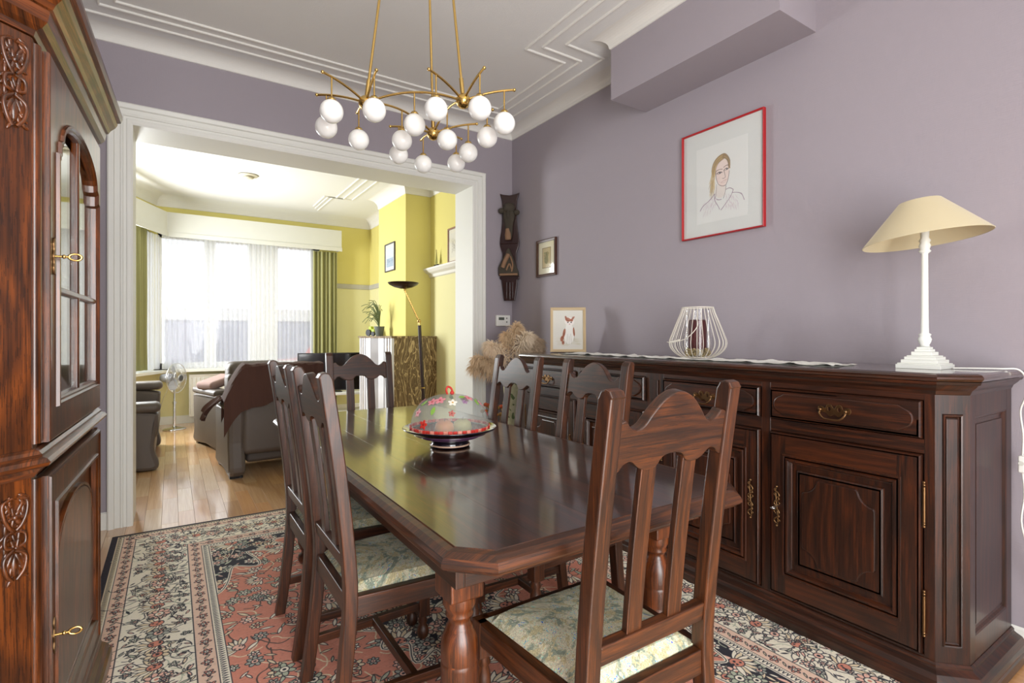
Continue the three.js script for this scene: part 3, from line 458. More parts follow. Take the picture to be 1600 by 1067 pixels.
  // clipped corner posts and sides with sunk panels
  for (const s of [-1, 1]) {
    const turnTo = (g) => g.rotateY(s * PI / 4).translate(s * (FH + C / 2), 0, D - C / 2);
    obj('corner_post', turnTo(slab(rectPath(-0.05, 0.05, 0.09, 1.0), 0.014, 0.001, [rectPath(-0.03, 0.03, 0.15, 0.93).reverse()]).translate(0, 0, -0.014)), oakSide, t);
    obj('corner_panel', [turnTo(sweep(rectPath(-0.03, 0.03, 0.15, 0.93), [[0, 0.001], [0.003, 0.004], [0.007, 0.003], [0.009, -0.004], [0.014, -0.008]], true, inXY(0))), turnTo(span(-0.017, 0.017, 0.166, 0.914, -0.012, -0.003, 0.002))], oakSide, t);
    const sx = s * SH, sp = (z0, z1, y0, y1, o) => span(Math.min(sx, sx - s * o), Math.max(sx, sx - s * o), y0, y1, z0, z1, 0.001);
    obj('side_frame', [sp(0, 0.06, 0.09, 1.0, 0.014), sp(D - C - 0.05, D - C, 0.09, 1.0, 0.014), sp(0.06, D - C - 0.05, 0.09, 0.18, 0.014), sp(0.06, D - C - 0.05, 0.92, 1.0, 0.014)], oakSide, t);
    obj('side_panel', [sweep(rectPath(0.06, D - C - 0.05, 0.18, 0.92), [[0, 0], [0.006, -0.002], [0.012, -0.008], [0.02, -0.01], [0.03, -0.01]], true, (a, b, c) => [sx + s * c, b, a]), span(Math.min(sx - s * 0.014, sx - s * 0.006), Math.max(sx - s * 0.014, sx - s * 0.006), 0.21, 0.89, 0.09, D - C - 0.08)], oakSide, t);
  }
}
// ================= DISPLAY CABINET =================
{
  // local: front faces +z, x runs along the front; the far end (towards the opening) is at -x
  const t = thing('display_cabinet', 'tall dark oak display cabinet with carved corner post and arched glazed door', 'cabinet', [-0.25, RUG, -1.992], PI / 2 - 0.038);
  // after the turn, local +z points to the room (+x) and local +x points towards +z... see sign below
  const HW = 0.408, CC = 0.05, DP = 0.38;
  const plan = (e) => [[-HW - CC - e, -DP], [HW + CC + e, -DP], [HW + CC + e, -CC + e * 0.4], [HW + e * 0.4, e], [-HW - e * 0.4, e], [-HW - CC - e, -CC + e * 0.4]];
  const flat = (e, y0, y1) => slab(plan(e).map(([x, z]) => [x, -z]), y1 - y0, 0).rotateX(-PI / 2).translate(0, y0, 0);
  const edge = (pr) => sweep([[HW + CC, -DP], [HW + CC, -CC], [HW, 0], [-HW, 0], [-HW - CC, -CC], [-HW - CC, -DP]], pr.map(([o, y]) => [-o, y]), false, (a, b, c) => [a, c, b]);
  // lower carcass closed; upper carcass as a hollow box so that the glass shows the inside
  obj('carcass', [flat(-0.014, 0.06, 0.885)], oakCab, t);
  obj('upper_carcass', [span(-HW - CC + 0.014, HW + CC - 0.014, 0.92, 1.87, -DP, -DP + 0.015), span(-HW - CC + 0.012, -HW - CC + 0.03, 0.92, 1.87, -DP, -CC), span(HW + CC - 0.03, HW + CC - 0.012, 0.92, 1.87, -DP, -CC), flat(-0.014, 0.9, 0.925), flat(-0.014, 1.86, 1.9)], oakCab, t);
  obj('shelf', span(-HW - 0.03, HW + 0.03, 1.37, 1.388, -DP + 0.015, -0.06), oakCab, t, { axis: 'x' });
  obj('plinth', edge([[-0.014, 0.115], [0.004, 0.115], [0.01, 0.108], [0.01, 0.1], [0.016, 0.096], [0.022, 0.08], [0.034, 0.07], [0.042, 0.06], [0.042, 0.05], [0.05, 0.045], [0.05, 0]]), oakCab, t, { axis: 'x' });
  obj('waist_moulding', [edge([[-0.014, 0.935], [0.006, 0.935], [0.014, 0.931], [0.02, 0.924], [0.02, 0.918], [0.03, 0.914], [0.036, 0.906], [0.032, 0.897], [0.02, 0.893], [0.012, 0.884], [0.004, 0.872], [-0.014, 0.87]])], oakCab, t, { axis: 'x' });
  obj('cornice', [edge([[-0.014, 1.872], [0.004, 1.872], [0.008, 1.885], [0.02, 1.892], [0.03, 1.905], [0.034, 1.925], [0.034, 1.932], [0.04, 1.934], [0.046, 1.946], [0.06, 1.962], [0.066, 1.975], [0.066, 1.982], [0.076, 1.985], [0.08, 2.0], [0.08, 2.012], [0, 2.012]]), flat(0.05, 1.995, 2.01)], oakCab, t, { axis: 'x' });
  // corner posts with carving
  const carving = (cy, len, wd) => {
    const g = [], L = len / 2;
    const petal = (x, y, r, a) => { const s = new THREE.SphereGeometry(1, 10, 8); s.scale(r * 0.36, r, r * 0.3); s.rotateZ(a); g.push(s.translate(x, cy + y, 0.002)); };
    for (let k = 0; k < 7; k++) { const a = k / 7 * 2 * PI; petal(0.011 * Math.cos(a), L * 0.5 + 0.011 * Math.sin(a), 0.013, a - PI / 2); }
    g.push(ball(0.007, 0, cy + L * 0.5, 0.004, 10));
    for (const s of [-1, 1]) {
      g.push(tube([[s * 0.004, cy + L * 0.95, 0.002], [s * wd, cy + L * 0.86, 0.004], [s * wd * 0.95, cy + L * 0.55, 0.006], [s * wd * 0.5, cy + L * 0.3, 0.006], [s * wd * 0.15, cy + L * 0.2, 0.004]], 0.0042, 24, 7));
      g.push(tube([[s * 0.003, cy + L * 0.18, 0.002], [s * wd * 0.8, cy + L * 0.1, 0.005], [s * wd * 0.8, cy - L * 0.14, 0.006], [s * wd * 0.2, cy - L * 0.18, 0.005], [s * wd * 0.3, cy - L * 0.02, 0.004]], 0.004, 24, 7));
      g.push(tube([[s * 0.002, cy - L * 0.25, 0.002], [s * wd * 0.9, cy - L * 0.42, 0.005], [s * wd * 0.75, cy - L * 0.75, 0.006], [s * wd * 0.2, cy - L * 0.95, 0.003]], 0.0045, 24, 7));
      petal(s * wd * 0.4, -L * 0.5, 0.018, s * 0.4); petal(s * wd * 0.3, -L * 0.74, 0.015, s * 0.25); petal(s * wd * 0.5, L * 0.72, 0.014, -s * 0.5);
    }
    petal(0, -L * 0.62, 0.024, 0); petal(0, 0, 0.012, 0.3);
    for (let k = 0; k < 26; k++) { const q = -0.95 + k / 25 * 1.9, s = k % 2 ? 1 : -1; petal(s * wd * (0.35 + 0.45 * Math.abs(Math.sin(k * 1.7))), L * q, 0.013, s * (0.5 + 0.6 * Math.sin(k * 2.3))); }
    return g;
  };
  for (const s of [-1, 1]) for (const [y0, y1, cy, len, nm] of [[0.93, 1.87, 1.75, 0.2, 'upper_corner_post'], [0.11, 0.875, 0.745, 0.19, 'lower_corner_post']]) {
    const put = (g) => g.rotateY(s * PI / 4).translate(s * (HW + CC / 2), 0, -CC / 2);
    const post = obj(nm, put(span(-0.036, 0.036, y0, y1, -0.03, 0, 0.002)), oakCab, t);
    obj('carving', carving(cy, len, 0.0225).map(put), oakCarve, post, { label: 'carved leaf and rosette ornament' });
  }
  const strip = (y0, y1) => [rod([0, y0, 0], [0, y1, 0], 0.016, 0.016, 16)];
  for (const s of [-1, 1]) obj('door_jamb', [...strip(0.945, 1.86).map((g) => g.scale(1, 1, 0.7).translate(s * (HW - 0.022), 0, 0.002)), span(s * (HW - 0.025) - 0.02, s * (HW - 0.025) + 0.02, 0.93, 1.87, -0.025, 0), span(s * (HW - 0.025) - 0.02, s * (HW - 0.025) + 0.02, 0.11, 0.875, -0.025, 0), ...strip(0.125, 0.865).map((g) => g.scale(1, 1, 0.7).translate(s * (HW - 0.022), 0, 0.002))], oakCab, t);
  // glazed door, arched
  const dx = HW - 0.045, y0 = 0.942, y1 = 1.862, gx = dx - 0.07, gy0 = 1.03, gy1 = 1.69;
  const arch = []; arch.push([-gx, gy0], [gx, gy0], [gx, gy1 - 0.055], [gx - 0.02, gy1 - 0.05], [gx - 0.022, gy1 - 0.02]);
  for (let k = 0; k <= 16; k++) { const a = k / 16 * PI; arch.push([(gx - 0.045) * Math.cos(a), gy1 - 0.01 + 0.09 * Math.sin(a)]); }
  arch.push([-gx + 0.022, gy1 - 0.02], [-gx + 0.02, gy1 - 0.05], [-gx, gy1 - 0.055]);
  const door = obj('glazed_door', slab(rectPath(-dx, dx, y0, y1), 0.028, 0.004, [arch.slice().reverse()]).translate(0, 0, -0.004), oakCab, t);
  obj('glazing_bead', sweep(arch, [[-0.012, 0.024], [-0.01, 0.031], [-0.004, 0.032], [0, 0.026], [0.006, 0.028], [0.01, 0.022], [0.012, 0.008]], true, inXY(0)), oakCab, door);
  obj('glazing_bar', [rb(0.018, gy1 + 0.09 - gy0, 0.02, 0, (gy0 + gy1 + 0.08) / 2, 0.012, 0.006)], oakCab, door);
  obj('glazing_bar', [rb(2 * gx, 0.018, 0.02, 0, 1.31, 0.012, 0.006)], oakCab, door, { axis: 'x' });
  const gm = Ph({ color: 0xf4f8f6, roughness: 0.03, transmission: 1, thickness: 0, ior: 1.5 });
  for (const s of [-1, 1]) { obj('pane', span(Math.min(s * 0.009, s * gx), Math.max(s * 0.009, s * gx), gy0, 1.301, 0.008, 0.011), gm, door); obj('pane', span(Math.min(s * 0.009, s * (gx - 0.03)), Math.max(s * 0.009, s * (gx - 0.03)), 1.319, gy1 + 0.03, 0.008, 0.011), gm, door); }
  const keyed = (p, x, y, z) => { const e = obj('escutcheon', [slab(spline([[0, 0.045], [0.009, 0.03], [0.006, 0.015], [0.011, 0], [0.006, -0.015], [0.009, -0.03], [0, -0.045], [-0.009, -0.03], [-0.006, -0.015], [-0.011, 0], [-0.006, 0.015], [-0.009, 0.03]], 60, true), 0.004, 0.001).translate(x, y, z)], oldBrass, p); obj('key', [rod([x, y, z], [x, y, z + 0.03], 0.003), ball(0.005, x, y, z + 0.02, 10), new THREE.TorusGeometry(0.008, 0.0024, 8, 20).rotateY(PI / 2).scale(1, 1, 1.5).translate(x, y, z + 0.041)], brass, e); };
  keyed(door, -dx + 0.03, 1.385, 0.024);
  // lower door
  const ly0 = 0.122, ly1 = 0.862, ld = obj('lower_door', [slab(rectPath(-dx, dx, ly0, ly1), 0.026, 0.004, [rectPath(-dx + 0.07, dx - 0.07, ly0 + 0.09, ly1 - 0.085).reverse()]).translate(0, 0, -0.004), sweep(rectPath(-dx, dx, ly0, ly1), [[0.002, 0.02], [0.004, 0.026], [0.012, 0.026], [0.016, 0.022]], true, inXY(0))], oakCab, t);
  obj('panel_moulding', sweep(rectPath(-dx + 0.07, dx - 0.07, ly0 + 0.09, ly1 - 0.085), [[-0.01, 0.022], [-0.008, 0.028], [0, 0.028], [0.006, 0.022], [0.012, 0.01], [0.02, 0.006], [0.026, 0.004]], true, inXY(0)), oakCab, ld);
  obj('door_panel', span(-dx + 0.06, dx - 0.06, ly0 + 0.08, ly1 - 0.075, -0.006, 0.006), oakCab, ld);
  const px = dx - 0.1, lar = [[-px, ly0 + 0.13], [px, ly0 + 0.13], [px, ly1 - 0.27], [px - 0.012, ly1 - 0.25]]; for (let k = 0; k <= 14; k++) { const a = k / 14 * PI; lar.push([(px - 0.02) * Math.cos(a), ly1 - 0.235 + 0.11 * Math.sin(a)]); } lar.push([-px + 0.012, ly1 - 0.25], [-px, ly1 - 0.27]);
  obj('arched_field', [slab(lar, 0.014, 0.005).translate(0, 0, 0.004), sweep(lar, [[-0.012, 0.006], [-0.01, 0.018], [-0.002, 0.018], [0, 0.012]], true, inXY(0))], oakCab, ld);
  keyed(ld, -dx + 0.03, 0.47, 0.024);
}

// ================= CHANDELIER =================
{
  const s = 1.05, hubs = [[0.629, -1.994], [0.936, -1.773], [0.975, -2.132]].map(([x, z]) => [x * s, z * s]), Y = 1.2 + 0.9 * s, cx = (hubs[0][0] + hubs[1][0] + hubs[2][0]) / 3, cz = (hubs[0][1] + hubs[1][1] + hubs[2][1]) / 3;
  const t = thing('chandelier', 'brass chandelier of three spider clusters hung with white glass globes', 'chandelier', [cx, 0, cz]);
  const globeMat = Ph({ color: 0xf2f2ee, roughness: 0.35, clearcoat: 0.4, clearcoatRoughness: 0.1, sheen: 0.2 });
  const H = hubs.map(([x, z]) => [x - cx, z - cz]);
  obj('canopy', lathe([[0, CE], [0.15, CE], [0.15, CE - 0.02], [0.13, CE - 0.028], [0, CE - 0.03]].reverse(), 36), brass, t);
  const globe = (p, x, y, z, L) => {
    obj('globe_rod', [rod([x, y, z], [x, y - L, z], 0.0032), lathe([[0.0001, 0.008], [0.012, 0.006], [0.017, -0.002], [0.017, -0.006], [0.0001, -0.006]].reverse(), 20).translate(x, y - L, z)], brass, p);
    obj('globe', new THREE.SphereGeometry(0.0435, 32, 24).translate(x, y - L - 0.046, z), globeMat, p, { label: 'white glass globe' });
  };
  const arc = (a, b, h, n = 10) => { const o = []; for (let k = 0; k <= n; k++) { const q = k / n; o.push([a[0] + (b[0] - a[0]) * q, a[1] + (b[1] - a[1]) * q + h * 4 * q * (1 - q), a[2] + (b[2] - a[2]) * q]); } return o; };
  H.forEach(([x, z], i) => {
    const c = new THREE.Group(); c.name = 'cluster'; t.add(c);
    obj('hub', ball(0.03, x, Y, z, 28), brass, c);
    const top = [x * 0.5, CE - 0.02, z * 0.5], k = 0.1;
    obj('hanging_rod', [rod([x, Y, z], top, 0.0055), rod([x, Y, z], [x + (top[0] - x) * k, Y + (top[1] - Y) * k, z + (top[2] - z) * k], 0.009)], brass, c);
    // four free arms: 60 degrees apart, leaving out the two directions towards the other hubs
    const o1 = H[(i + 1) % 3], o2 = H[(i + 2) % 3], a1 = Math.atan2(o1[1] - z, o1[0] - x), a2 = Math.atan2(o2[1] - z, o2[0] - x);
    const mid = Math.atan2(Math.sin(a1) + Math.sin(a2), Math.cos(a1) + Math.cos(a2));
    for (const d of [PI / 2, PI / 2 + PI / 3, -PI / 2, -PI / 2 - PI / 3]) {
      const a = mid + d, R = 0.205, e = [x + R * Math.cos(a), Y + 0.04, z + R * Math.sin(a)];
      const pts = []; for (let q = 0; q <= 10; q++) { const f = q / 10; pts.push([x + R * f * Math.cos(a), Y + 0.04 * (1 - (1 - f) ** 2) * 1.0, z + R * f * Math.sin(a)]); }
      obj('arm', [tube(pts, 0.0048, 16, 8), ball(0.0068, ...e, 12)], brass, c);
      globe(c, x + 0.165 * Math.cos(a), Y + 0.038, z + 0.165 * Math.sin(a), 0.085);
    }
    const b = H[(i + 1) % 3], pts = arc([x, Y, z], [b[0], Y, b[1]], 0.04);
    obj('linking_arm', tube(pts, 0.0048, 24, 8), brass, c);
    globe(c, (x + b[0]) / 2, Y + 0.039, (z + b[1]) / 2, 0.085);
  });
}
// ================= ON THE TABLE =================
{
  const at = [0.945, 0.756, -1.905];
  const b = thing('pedestal_bowl', 'dark glazed footed bowl with purple rings on the table', 'bowl', at);
  const glaze = Ph({ color: 0x12101c, roughness: 0.12, clearcoat: 1, clearcoatRoughness: 0.05 }), ringM = Ph({ color: 0x5a3a58, roughness: 0.15, clearcoat: 1 });
  obj('bowl_body', lathe([[0.0001, 0.028], [0.1, 0.034], [0.15, 0.055], [0.186, 0.072], [0.19, 0.077], [0.186, 0.079], [0.15, 0.065], [0.1, 0.042], [0.0001, 0.036]].map(([r, y], k) => [r, y]), 64), glaze, b);
  obj('foot', lathe([[0.0001, 0.002], [0.078, 0], [0.08, 0.008], [0.074, 0.016], [0.078, 0.024], [0.085, 0.032], [0.0001, 0.034]], 48), glaze, b);
  for (const [r, y] of [[0.116, 0.0395], [0.146, 0.0525]]) obj('painted_ring', new THREE.TorusGeometry(r, 0.0016, 8, 72).rotateX(PI / 2).translate(0, y, 0), ringM, b);
  obj('foot_band', lathe([[0.0795, 0.006], [0.0812, 0.007], [0.0802, 0.011], [0.0775, 0.012]], 48), S({ color: 0xc9a890, roughness: 0.25 }), b);
  // fruit
  const peach = pixelTex(128, 128, (u, v) => mixc([222, 170, 92], [206, 92, 62], 0.5 + 0.9 * pn(u, v, 5, 5, 9)));
  [[-0.035, 0.02, 'round orange fruit under the mesh cover'], [0.04, 0.03, 'round pale green fruit under the mesh cover']].forEach(([x, z, l], k) => {
    const f = thing('fruit', l, 'fruit', [at[0] + x, at[1] + 0.042, at[2] + z]);
    obj('flesh', lathe([[0.0001, 0.002], [0.018, 0], [0.034, 0.012], [0.039, 0.034], [0.034, 0.054], [0.018, 0.066], [0.006, 0.064], [0.0001, 0.06]], 28), S({ map: k ? null : peach, color: k ? 0xb8b070 : 0xffffff, roughness: 0.6 }), f);
    obj('stalk', rod([0, 0.06, 0], [0.004, 0.074, 0], 0.0016), oakLeg, f);
  });
  const d = thing('mesh_food_cover', 'domed grey mesh food cover with painted flowers and a red trim', 'food cover', [at[0], at[1] + 0.074, at[2]]);
  const R = 0.158, Hh = 0.135, dome = []; for (let k = 0; k <= 20; k++) { const a = k / 20 * PI / 2; dome.push([R * Math.pow(Math.cos(a), 0.85), Hh * Math.pow(Math.sin(a), 0.9)]); }
  obj('mesh_dome', lathe(dome, 64), Ph({ color: 0xb4bab4, roughness: 0.6, transparent: true, opacity: 0.34 }), d);
  const redM = S({ color: 0xc8342a, roughness: 0.6 });
  for (let k = 0; k < 56; k++) { const a = k / 56 * 2 * PI; const g = rb(0.0165, 0.013, 0.005, 0, 0, 0, 0.002, 1).rotateX((k % 2) * 0.3 - 0.1).translate(0, 0.005, R + 0.001).rotateY(a); obj('ruffle', g, k % 3 ? redM : S({ color: 0xe08a78, roughness: 0.6 }), d); }
  const onDome = (a, e) => { const r = R * Math.pow(Math.cos(e), 0.85) + 0.0015, y = Hh * Math.pow(Math.sin(e), 0.9) + 0.001; return [V3(r * Math.sin(a), y, r * Math.cos(a)), V3(Math.sin(a) * Math.cos(e), Math.sin(e), Math.cos(a) * Math.cos(e)).normalize()]; };
  const blossom = (a, e, r, col, mid) => {
    const [p, n] = onDome(a, e), q = new THREE.Quaternion().setFromUnitVectors(V3(0, 0, 1), n), g = [];
    for (let k = 0; k < 5; k++) { const b = k / 5 * 2 * PI; g.push(new THREE.SphereGeometry(1, 10, 6).scale(r * 0.52, r * 0.34, 0.0012).translate(r * 0.55, 0, 0).rotateZ(b)); }
    const f = obj('painted_flower', g.map((k) => k.applyQuaternion(q).translate(p.x, p.y, p.z)), S({ color: col, roughness: 0.6 }), d);
    obj('flower_centre', new THREE.SphereGeometry(1, 10, 6).scale(r * 0.26, r * 0.26, 0.002).applyQuaternion(q).translate(p.x, p.y, p.z), S({ color: mid, roughness: 0.6 }), f);
  };
  const leafOn = (a, e, r, rot) => { const [p, n] = onDome(a, e), q = new THREE.Quaternion().setFromUnitVectors(V3(0, 0, 1), n); obj('painted_leaf', slab(spline([[-r, 0], [0, r * 0.5], [r, 0], [0, -r * 0.5]], 16, true), 0.0016, 0.0004).rotateZ(rot).applyQuaternion(q).translate(p.x, p.y, p.z), S({ color: 0x86b04a, roughness: 0.6 }), d); };
  const A0 = Math.atan2(-at[0], -at[2]) ;   // towards the viewer
  for (const [a, e, r, c, m] of [[-0.75, 0.95, 0.02, 0xd98a92, 0xb83a44], [-0.45, 1.05, 0.022, 0xd98a92, 0xb83a44], [0.1, 0.95, 0.018, 0xe8e4d8, 0xc89a3a], [-1.05, 0.5, 0.018, 0xdc9aa0, 0xb83a44], [-0.7, 0.2, 0.018, 0xcc3428, 0x8a1c18], [0.05, 0.55, 0.013, 0xb0645c, 0x7a2a24], [0.6, 0.95, 0.013, 0x9a7a98, 0x6a4a68], [1.1, 1.1, 0.02, 0xd98a92, 0xb83a44], [1.5, 0.75, 0.018, 0xdc9aa0, 0xb83a44], [1.75, 0.35, 0.016, 0xcc3428, 0x8a1c18], [2.6, 0.8, 0.02, 0xd98a92, 0xb83a44], [3.6, 0.7, 0.02, 0xe8e4d8, 0xc89a3a], [4.4, 0.8, 0.02, 0xdc9aa0, 0xb83a44]]) blossom(A0 + a, e, r, c, m);
  for (const [a, e, r, o] of [[-0.5, 0.62, 0.018, 1.2], [-1.1, 0.85, 0.016, 0.3], [0.75, 1.2, 0.017, 0.2], [1.2, 0.85, 0.018, 1.4], [1.7, 0.9, 0.015, 0.4], [3.1, 0.9, 0.018, 0.4]]) leafOn(A0 + a, e, r, o);
  obj('loop_handle', [tube([[-0.012, Hh, 0], [-0.018, Hh + 0.018, 0.002], [-0.01, Hh + 0.03, 0], [0.004, Hh + 0.024, 0], [0.012, Hh + 0.006, 0]], 0.0042, 24, 8), ball(0.009, 0.009, Hh + 0.004, 0, 12)], redM, d);
}
// ================= ON THE SIDEBOARD =================
const SB = RUG + 1.068;
{
  const t = thing('table_lamp', 'white column table lamp with a cream conical shade on the sideboard', 'lamp', [2.42, SB, -0.807]);
  const wl = S({ color: 0xe9ebe4, roughness: 0.45 });
  const steps = []; for (const [w, y0, y1] of [[0.142, 0, 0.016], [0.134, 0.016, 0.021], [0.116, 0.021, 0.034], [0.1, 0.034, 0.045], [0.088, 0.045, 0.05], [0.066, 0.05, 0.064], [0.05, 0.064, 0.074], [0.04, 0.074, 0.082]]) steps.push(span(-w / 2, w / 2, y0, y1, -w / 2, w / 2, 0.002));
  obj('base', steps, wl, t);
  obj('column', lathe([[0.0001, 0.08], [0.018, 0.082], [0.014, 0.09], [0.019, 0.1], [0.022, 0.112], [0.017, 0.124], [0.021, 0.13], [0.013, 0.136], [0.012, 0.2], [0.0105, 0.44], [0.018, 0.446], [0.02, 0.45], [0.015, 0.456], [0.019, 0.47], [0.015, 0.482], [0.019, 0.49], [0.013, 0.5], [0.015, 0.53], [0.0001, 0.532]], 32), wl, t);
  const sh = new THREE.Group(); sh.name = 'shade'; sh.position.set(0, 0.492, 0); sh.scale.setScalar(0.96); sh.rotation.z = 0.03; sh.rotation.x = -0.1; t.add(sh);
  obj('shade_cloth', lathe([[0.208, 0.0], [0.21, 0.002], [0.07, 0.158], [0.066, 0.158], [0.206, 0.002]], 64), Ph({ color: 0xe8dcb8, roughness: 0.9, transmission: 0.35, thickness: 0, bumpMap: bump(weave, 0.05), bumpScale: 0.0004 }), sh, { label: 'cream linen shade' });
  obj('shade_ring', [new THREE.TorusGeometry(0.04, 0.002, 8, 32).rotateX(PI / 2).translate(0, 0.05, 0), rod([-0.15, 0.06, 0], [-0.03, 0.05, 0], 0.0015), rod([0.15, 0.06, 0], [0.03, 0.05, 0], 0.0015), rod([0, 0.06, -0.15], [0, 0.05, -0.03], 0.0015)], chrome, sh);
  obj('bulb', lathe([[0.012, 0.03], [0.018, 0.045], [0.022, 0.065], [0.016, 0.085], [0.0001, 0.09]], 24), whitePlastic, sh);
  const c = thing('lamp_cord', 'white lamp cord with inline switch hanging over the sideboard end', 'cord', [0, 0, 0]);
  obj('cord', tube([[2.45, SB + 0.004, -0.73], [2.47, SB + 0.005, -0.68], [2.52, SB + 0.005, -0.612], [2.545, SB + 0.004, -0.572], [2.56, SB - 0.02, -0.557], [2.575, SB - 0.09, -0.558], [2.59, 0.93, -0.575], [2.59, 0.84, -0.568], [2.6, 0.76, -0.572]], 0.0032, 60, 8), whitePlastic, c);
  obj('cord', tube([[2.6, 0.705, -0.572], [2.605, 0.62, -0.568], [2.6, 0.52, -0.575], [2.612, 0.42, -0.558], [2.63, 0.3, -0.53], [2.64, 0.12, -0.45], [2.645, 0.012, -0.35], [2.645, 0.006, -0.1]], 0.0032, 50, 8), whitePlastic, c);
  const sw = obj('inline_switch', rb(0.03, 0.062, 0.02, 2.6, 0.733, -0.572, 0.005), whitePlastic, c);
  obj('switch_button', new THREE.CylinderGeometry(0.008, 0.008, 0.004, 20).rotateZ(PI / 2).translate(2.584, 0.737, -0.572), S({ color: 0xd0d0c8, roughness: 0.4 }), sw);
}
{ // wire lantern with a candle
  const t = thing('wire_candle_lantern', 'white wire lantern round a glass cylinder with a dark red candle', 'lantern', [2.42, SB + 0.007, -1.838]);
  const wm = S({ color: 0xe2dcd0, roughness: 0.45, metalness: 0.2 });
  const prof = [[0.08, 0], [0.115, 0.02], [0.145, 0.055], [0.15, 0.085], [0.137, 0.125], [0.112, 0.19], [0.09, 0.245], [0.082, 0.272]];
  for (let k = 0; k < 30; k++) { const a = k / 30 * 2 * PI; obj('wire', tube(prof.map(([r, y]) => [r * Math.cos(a), y, r * Math.sin(a)]), 0.0018, 20, 6), wm, t); }
  obj('wire_ring', [new THREE.TorusGeometry(0.081, 0.0028, 8, 48).rotateX(PI / 2).translate(0, 0.002, 0), new THREE.TorusGeometry(0.082, 0.0028, 8, 48).rotateX(PI / 2).translate(0, 0.273, 0)], wm, t);
  obj('base_plate', lathe([[0.0001, 0], [0.08, 0], [0.08, 0.004], [0.0001, 0.004]], 36), wm, t);
  obj('glass_cylinder', [lathe([[0.073, 0.005], [0.074, 0.265]], 48)], clearGlass, t);
  obj('candle', lathe([[0.0001, 0.045], [0.046, 0.045], [0.047, 0.2], [0.043, 0.206], [0.036, 0.2], [0.0001, 0.197]], 36), S({ color: 0x4a1416, roughness: 0.5 }), t, { label: 'dark red pillar candle' });
  obj('wick', rod([0, 0.197, 0], [0.002, 0.21, 0], 0.0012), black, t);
  const gr = []; for (let k = 0; k < 260; k++) { const a = rnd() * 6.28, r = Math.sqrt(rnd()) * 0.066; gr.push(new THREE.IcosahedronGeometry(rr(0.004, 0.007), 0).translate(r * Math.cos(a), rr(0.009, 0.05), r * Math.sin(a))); }
  const g = obj('gravel', gr, S({ color: 0xa09068, roughness: 0.9 }), t); g.userData.kind = 'stuff';
  obj('bail_handle', [tube([[-0.09, 0.215, 0.06], [-0.12, 0.17, 0.09], [-0.148, 0.11, 0.05], [-0.152, 0.085, -0.03], [-0.135, 0.083, -0.09], [-0.1, 0.085, -0.125]], 0.0022, 40, 6), rod([-0.152, 0.094, 0.0], [-0.143, 0.083, -0.07], 0.006)], wm, t);
}
{ // lace runner
  const nx = 10, nz = 90, z0 = -2.86, z1 = -1.04, pos = [];
  const P = (i, j) => { const v = j / nz, u = i / nx, z = z0 + (z1 - z0) * v, w = 0.1 + 0.008 * Math.abs(Math.sin(v * 60)), c = 2.31 + 0.04 * (1 - v) + 0.01 * Math.sin(v * 9); return [c + (u * 2 - 1) * w, SB + 0.003 + (Math.abs(z + 1.838) < 0.12 && u > 0.4 ? 0.002 : 0.016) * Math.max(0, noise(v * 26, u * 3, 3) + 0.1) + (u < 0.12 ? 0.004 * Math.max(0, noise(v * 50, 1, 9)) : 0), z]; };
  for (let i = 0; i < nx; i++) for (let j = 0; j < nz; j++) { const A = P(i, j), B = P(i + 1, j), C = P(i + 1, j + 1), D = P(i, j + 1); pos.push(...A, ...C, ...B, ...A, ...D, ...C); }
  const low = pos.map((v, k) => k % 3 === 1 ? SB + 0.0004 : v);
  const g = new THREE.BufferGeometry(); g.setAttribute('position', new THREE.Float32BufferAttribute([...pos, ...low], 3)); g.computeVertexNormals();
  tag(obj('lace_runner', g, S({ color: 0xe6e6e0, roughness: 0.9, bumpMap: bump(weave, 0.03), bumpScale: 0.001 }), scene, { axis: 'z' }), 'white lace runner lying along the sideboard top under the lantern', 'runner');
}
// framed pictures
const uvFit = (g, x0, x1, y0, y1) => { const p = g.attributes.position, uv = g.attributes.uv; for (let i = 0; i < p.count; i++) uv.setXY(i, (p.getX(i) - x0) / (x1 - x0), (p.getY(i) - y0) / (y1 - y0)); return g; };
function picture(t, w, h, fw, fd, frameMat, matMat, pw, ph, px, py, tex, glass = true) {
  obj('frame', sweep(rectPath(-w / 2, w / 2, -h / 2, h / 2), [[0, 0], [0, fd], [fw * 0.3, fd + 0.002], [fw, fd - 0.002], [fw, fd * 0.4]], true, inXY(0)), frameMat, t, { axis: 'x' });
  obj('mount', span(-w / 2 + fw * 0.5, w / 2 - fw * 0.5, -h / 2 + fw * 0.5, h / 2 - fw * 0.5, 0, fd * 0.4), matMat, t);
  const m = S({ map: tex, roughness: 0.85 }); tex.wrapS = tex.wrapT = THREE.ClampToEdgeWrapping;
  const g = uvFit(clean(span(px - pw / 2, px + pw / 2, py - ph / 2, py + ph / 2, fd * 0.4, fd * 0.4 + 0.0012)), px - pw / 2, px + pw / 2, py - ph / 2, py + ph / 2);
  obj('print', g, m, t, { axis: null });
  if (glass) obj('glass', span(-w / 2 + fw, w / 2 - fw, -h / 2 + fw, h / 2 - fw, fd * 0.7, fd * 0.7 + 0.0015), Ph({ color: 0xffffff, roughness: 0.06, transmission: 1, thickness: 0, ior: 1.35 }), t);
}
const paper = S({ color: 0xd0d3d0, roughness: 0.85 });
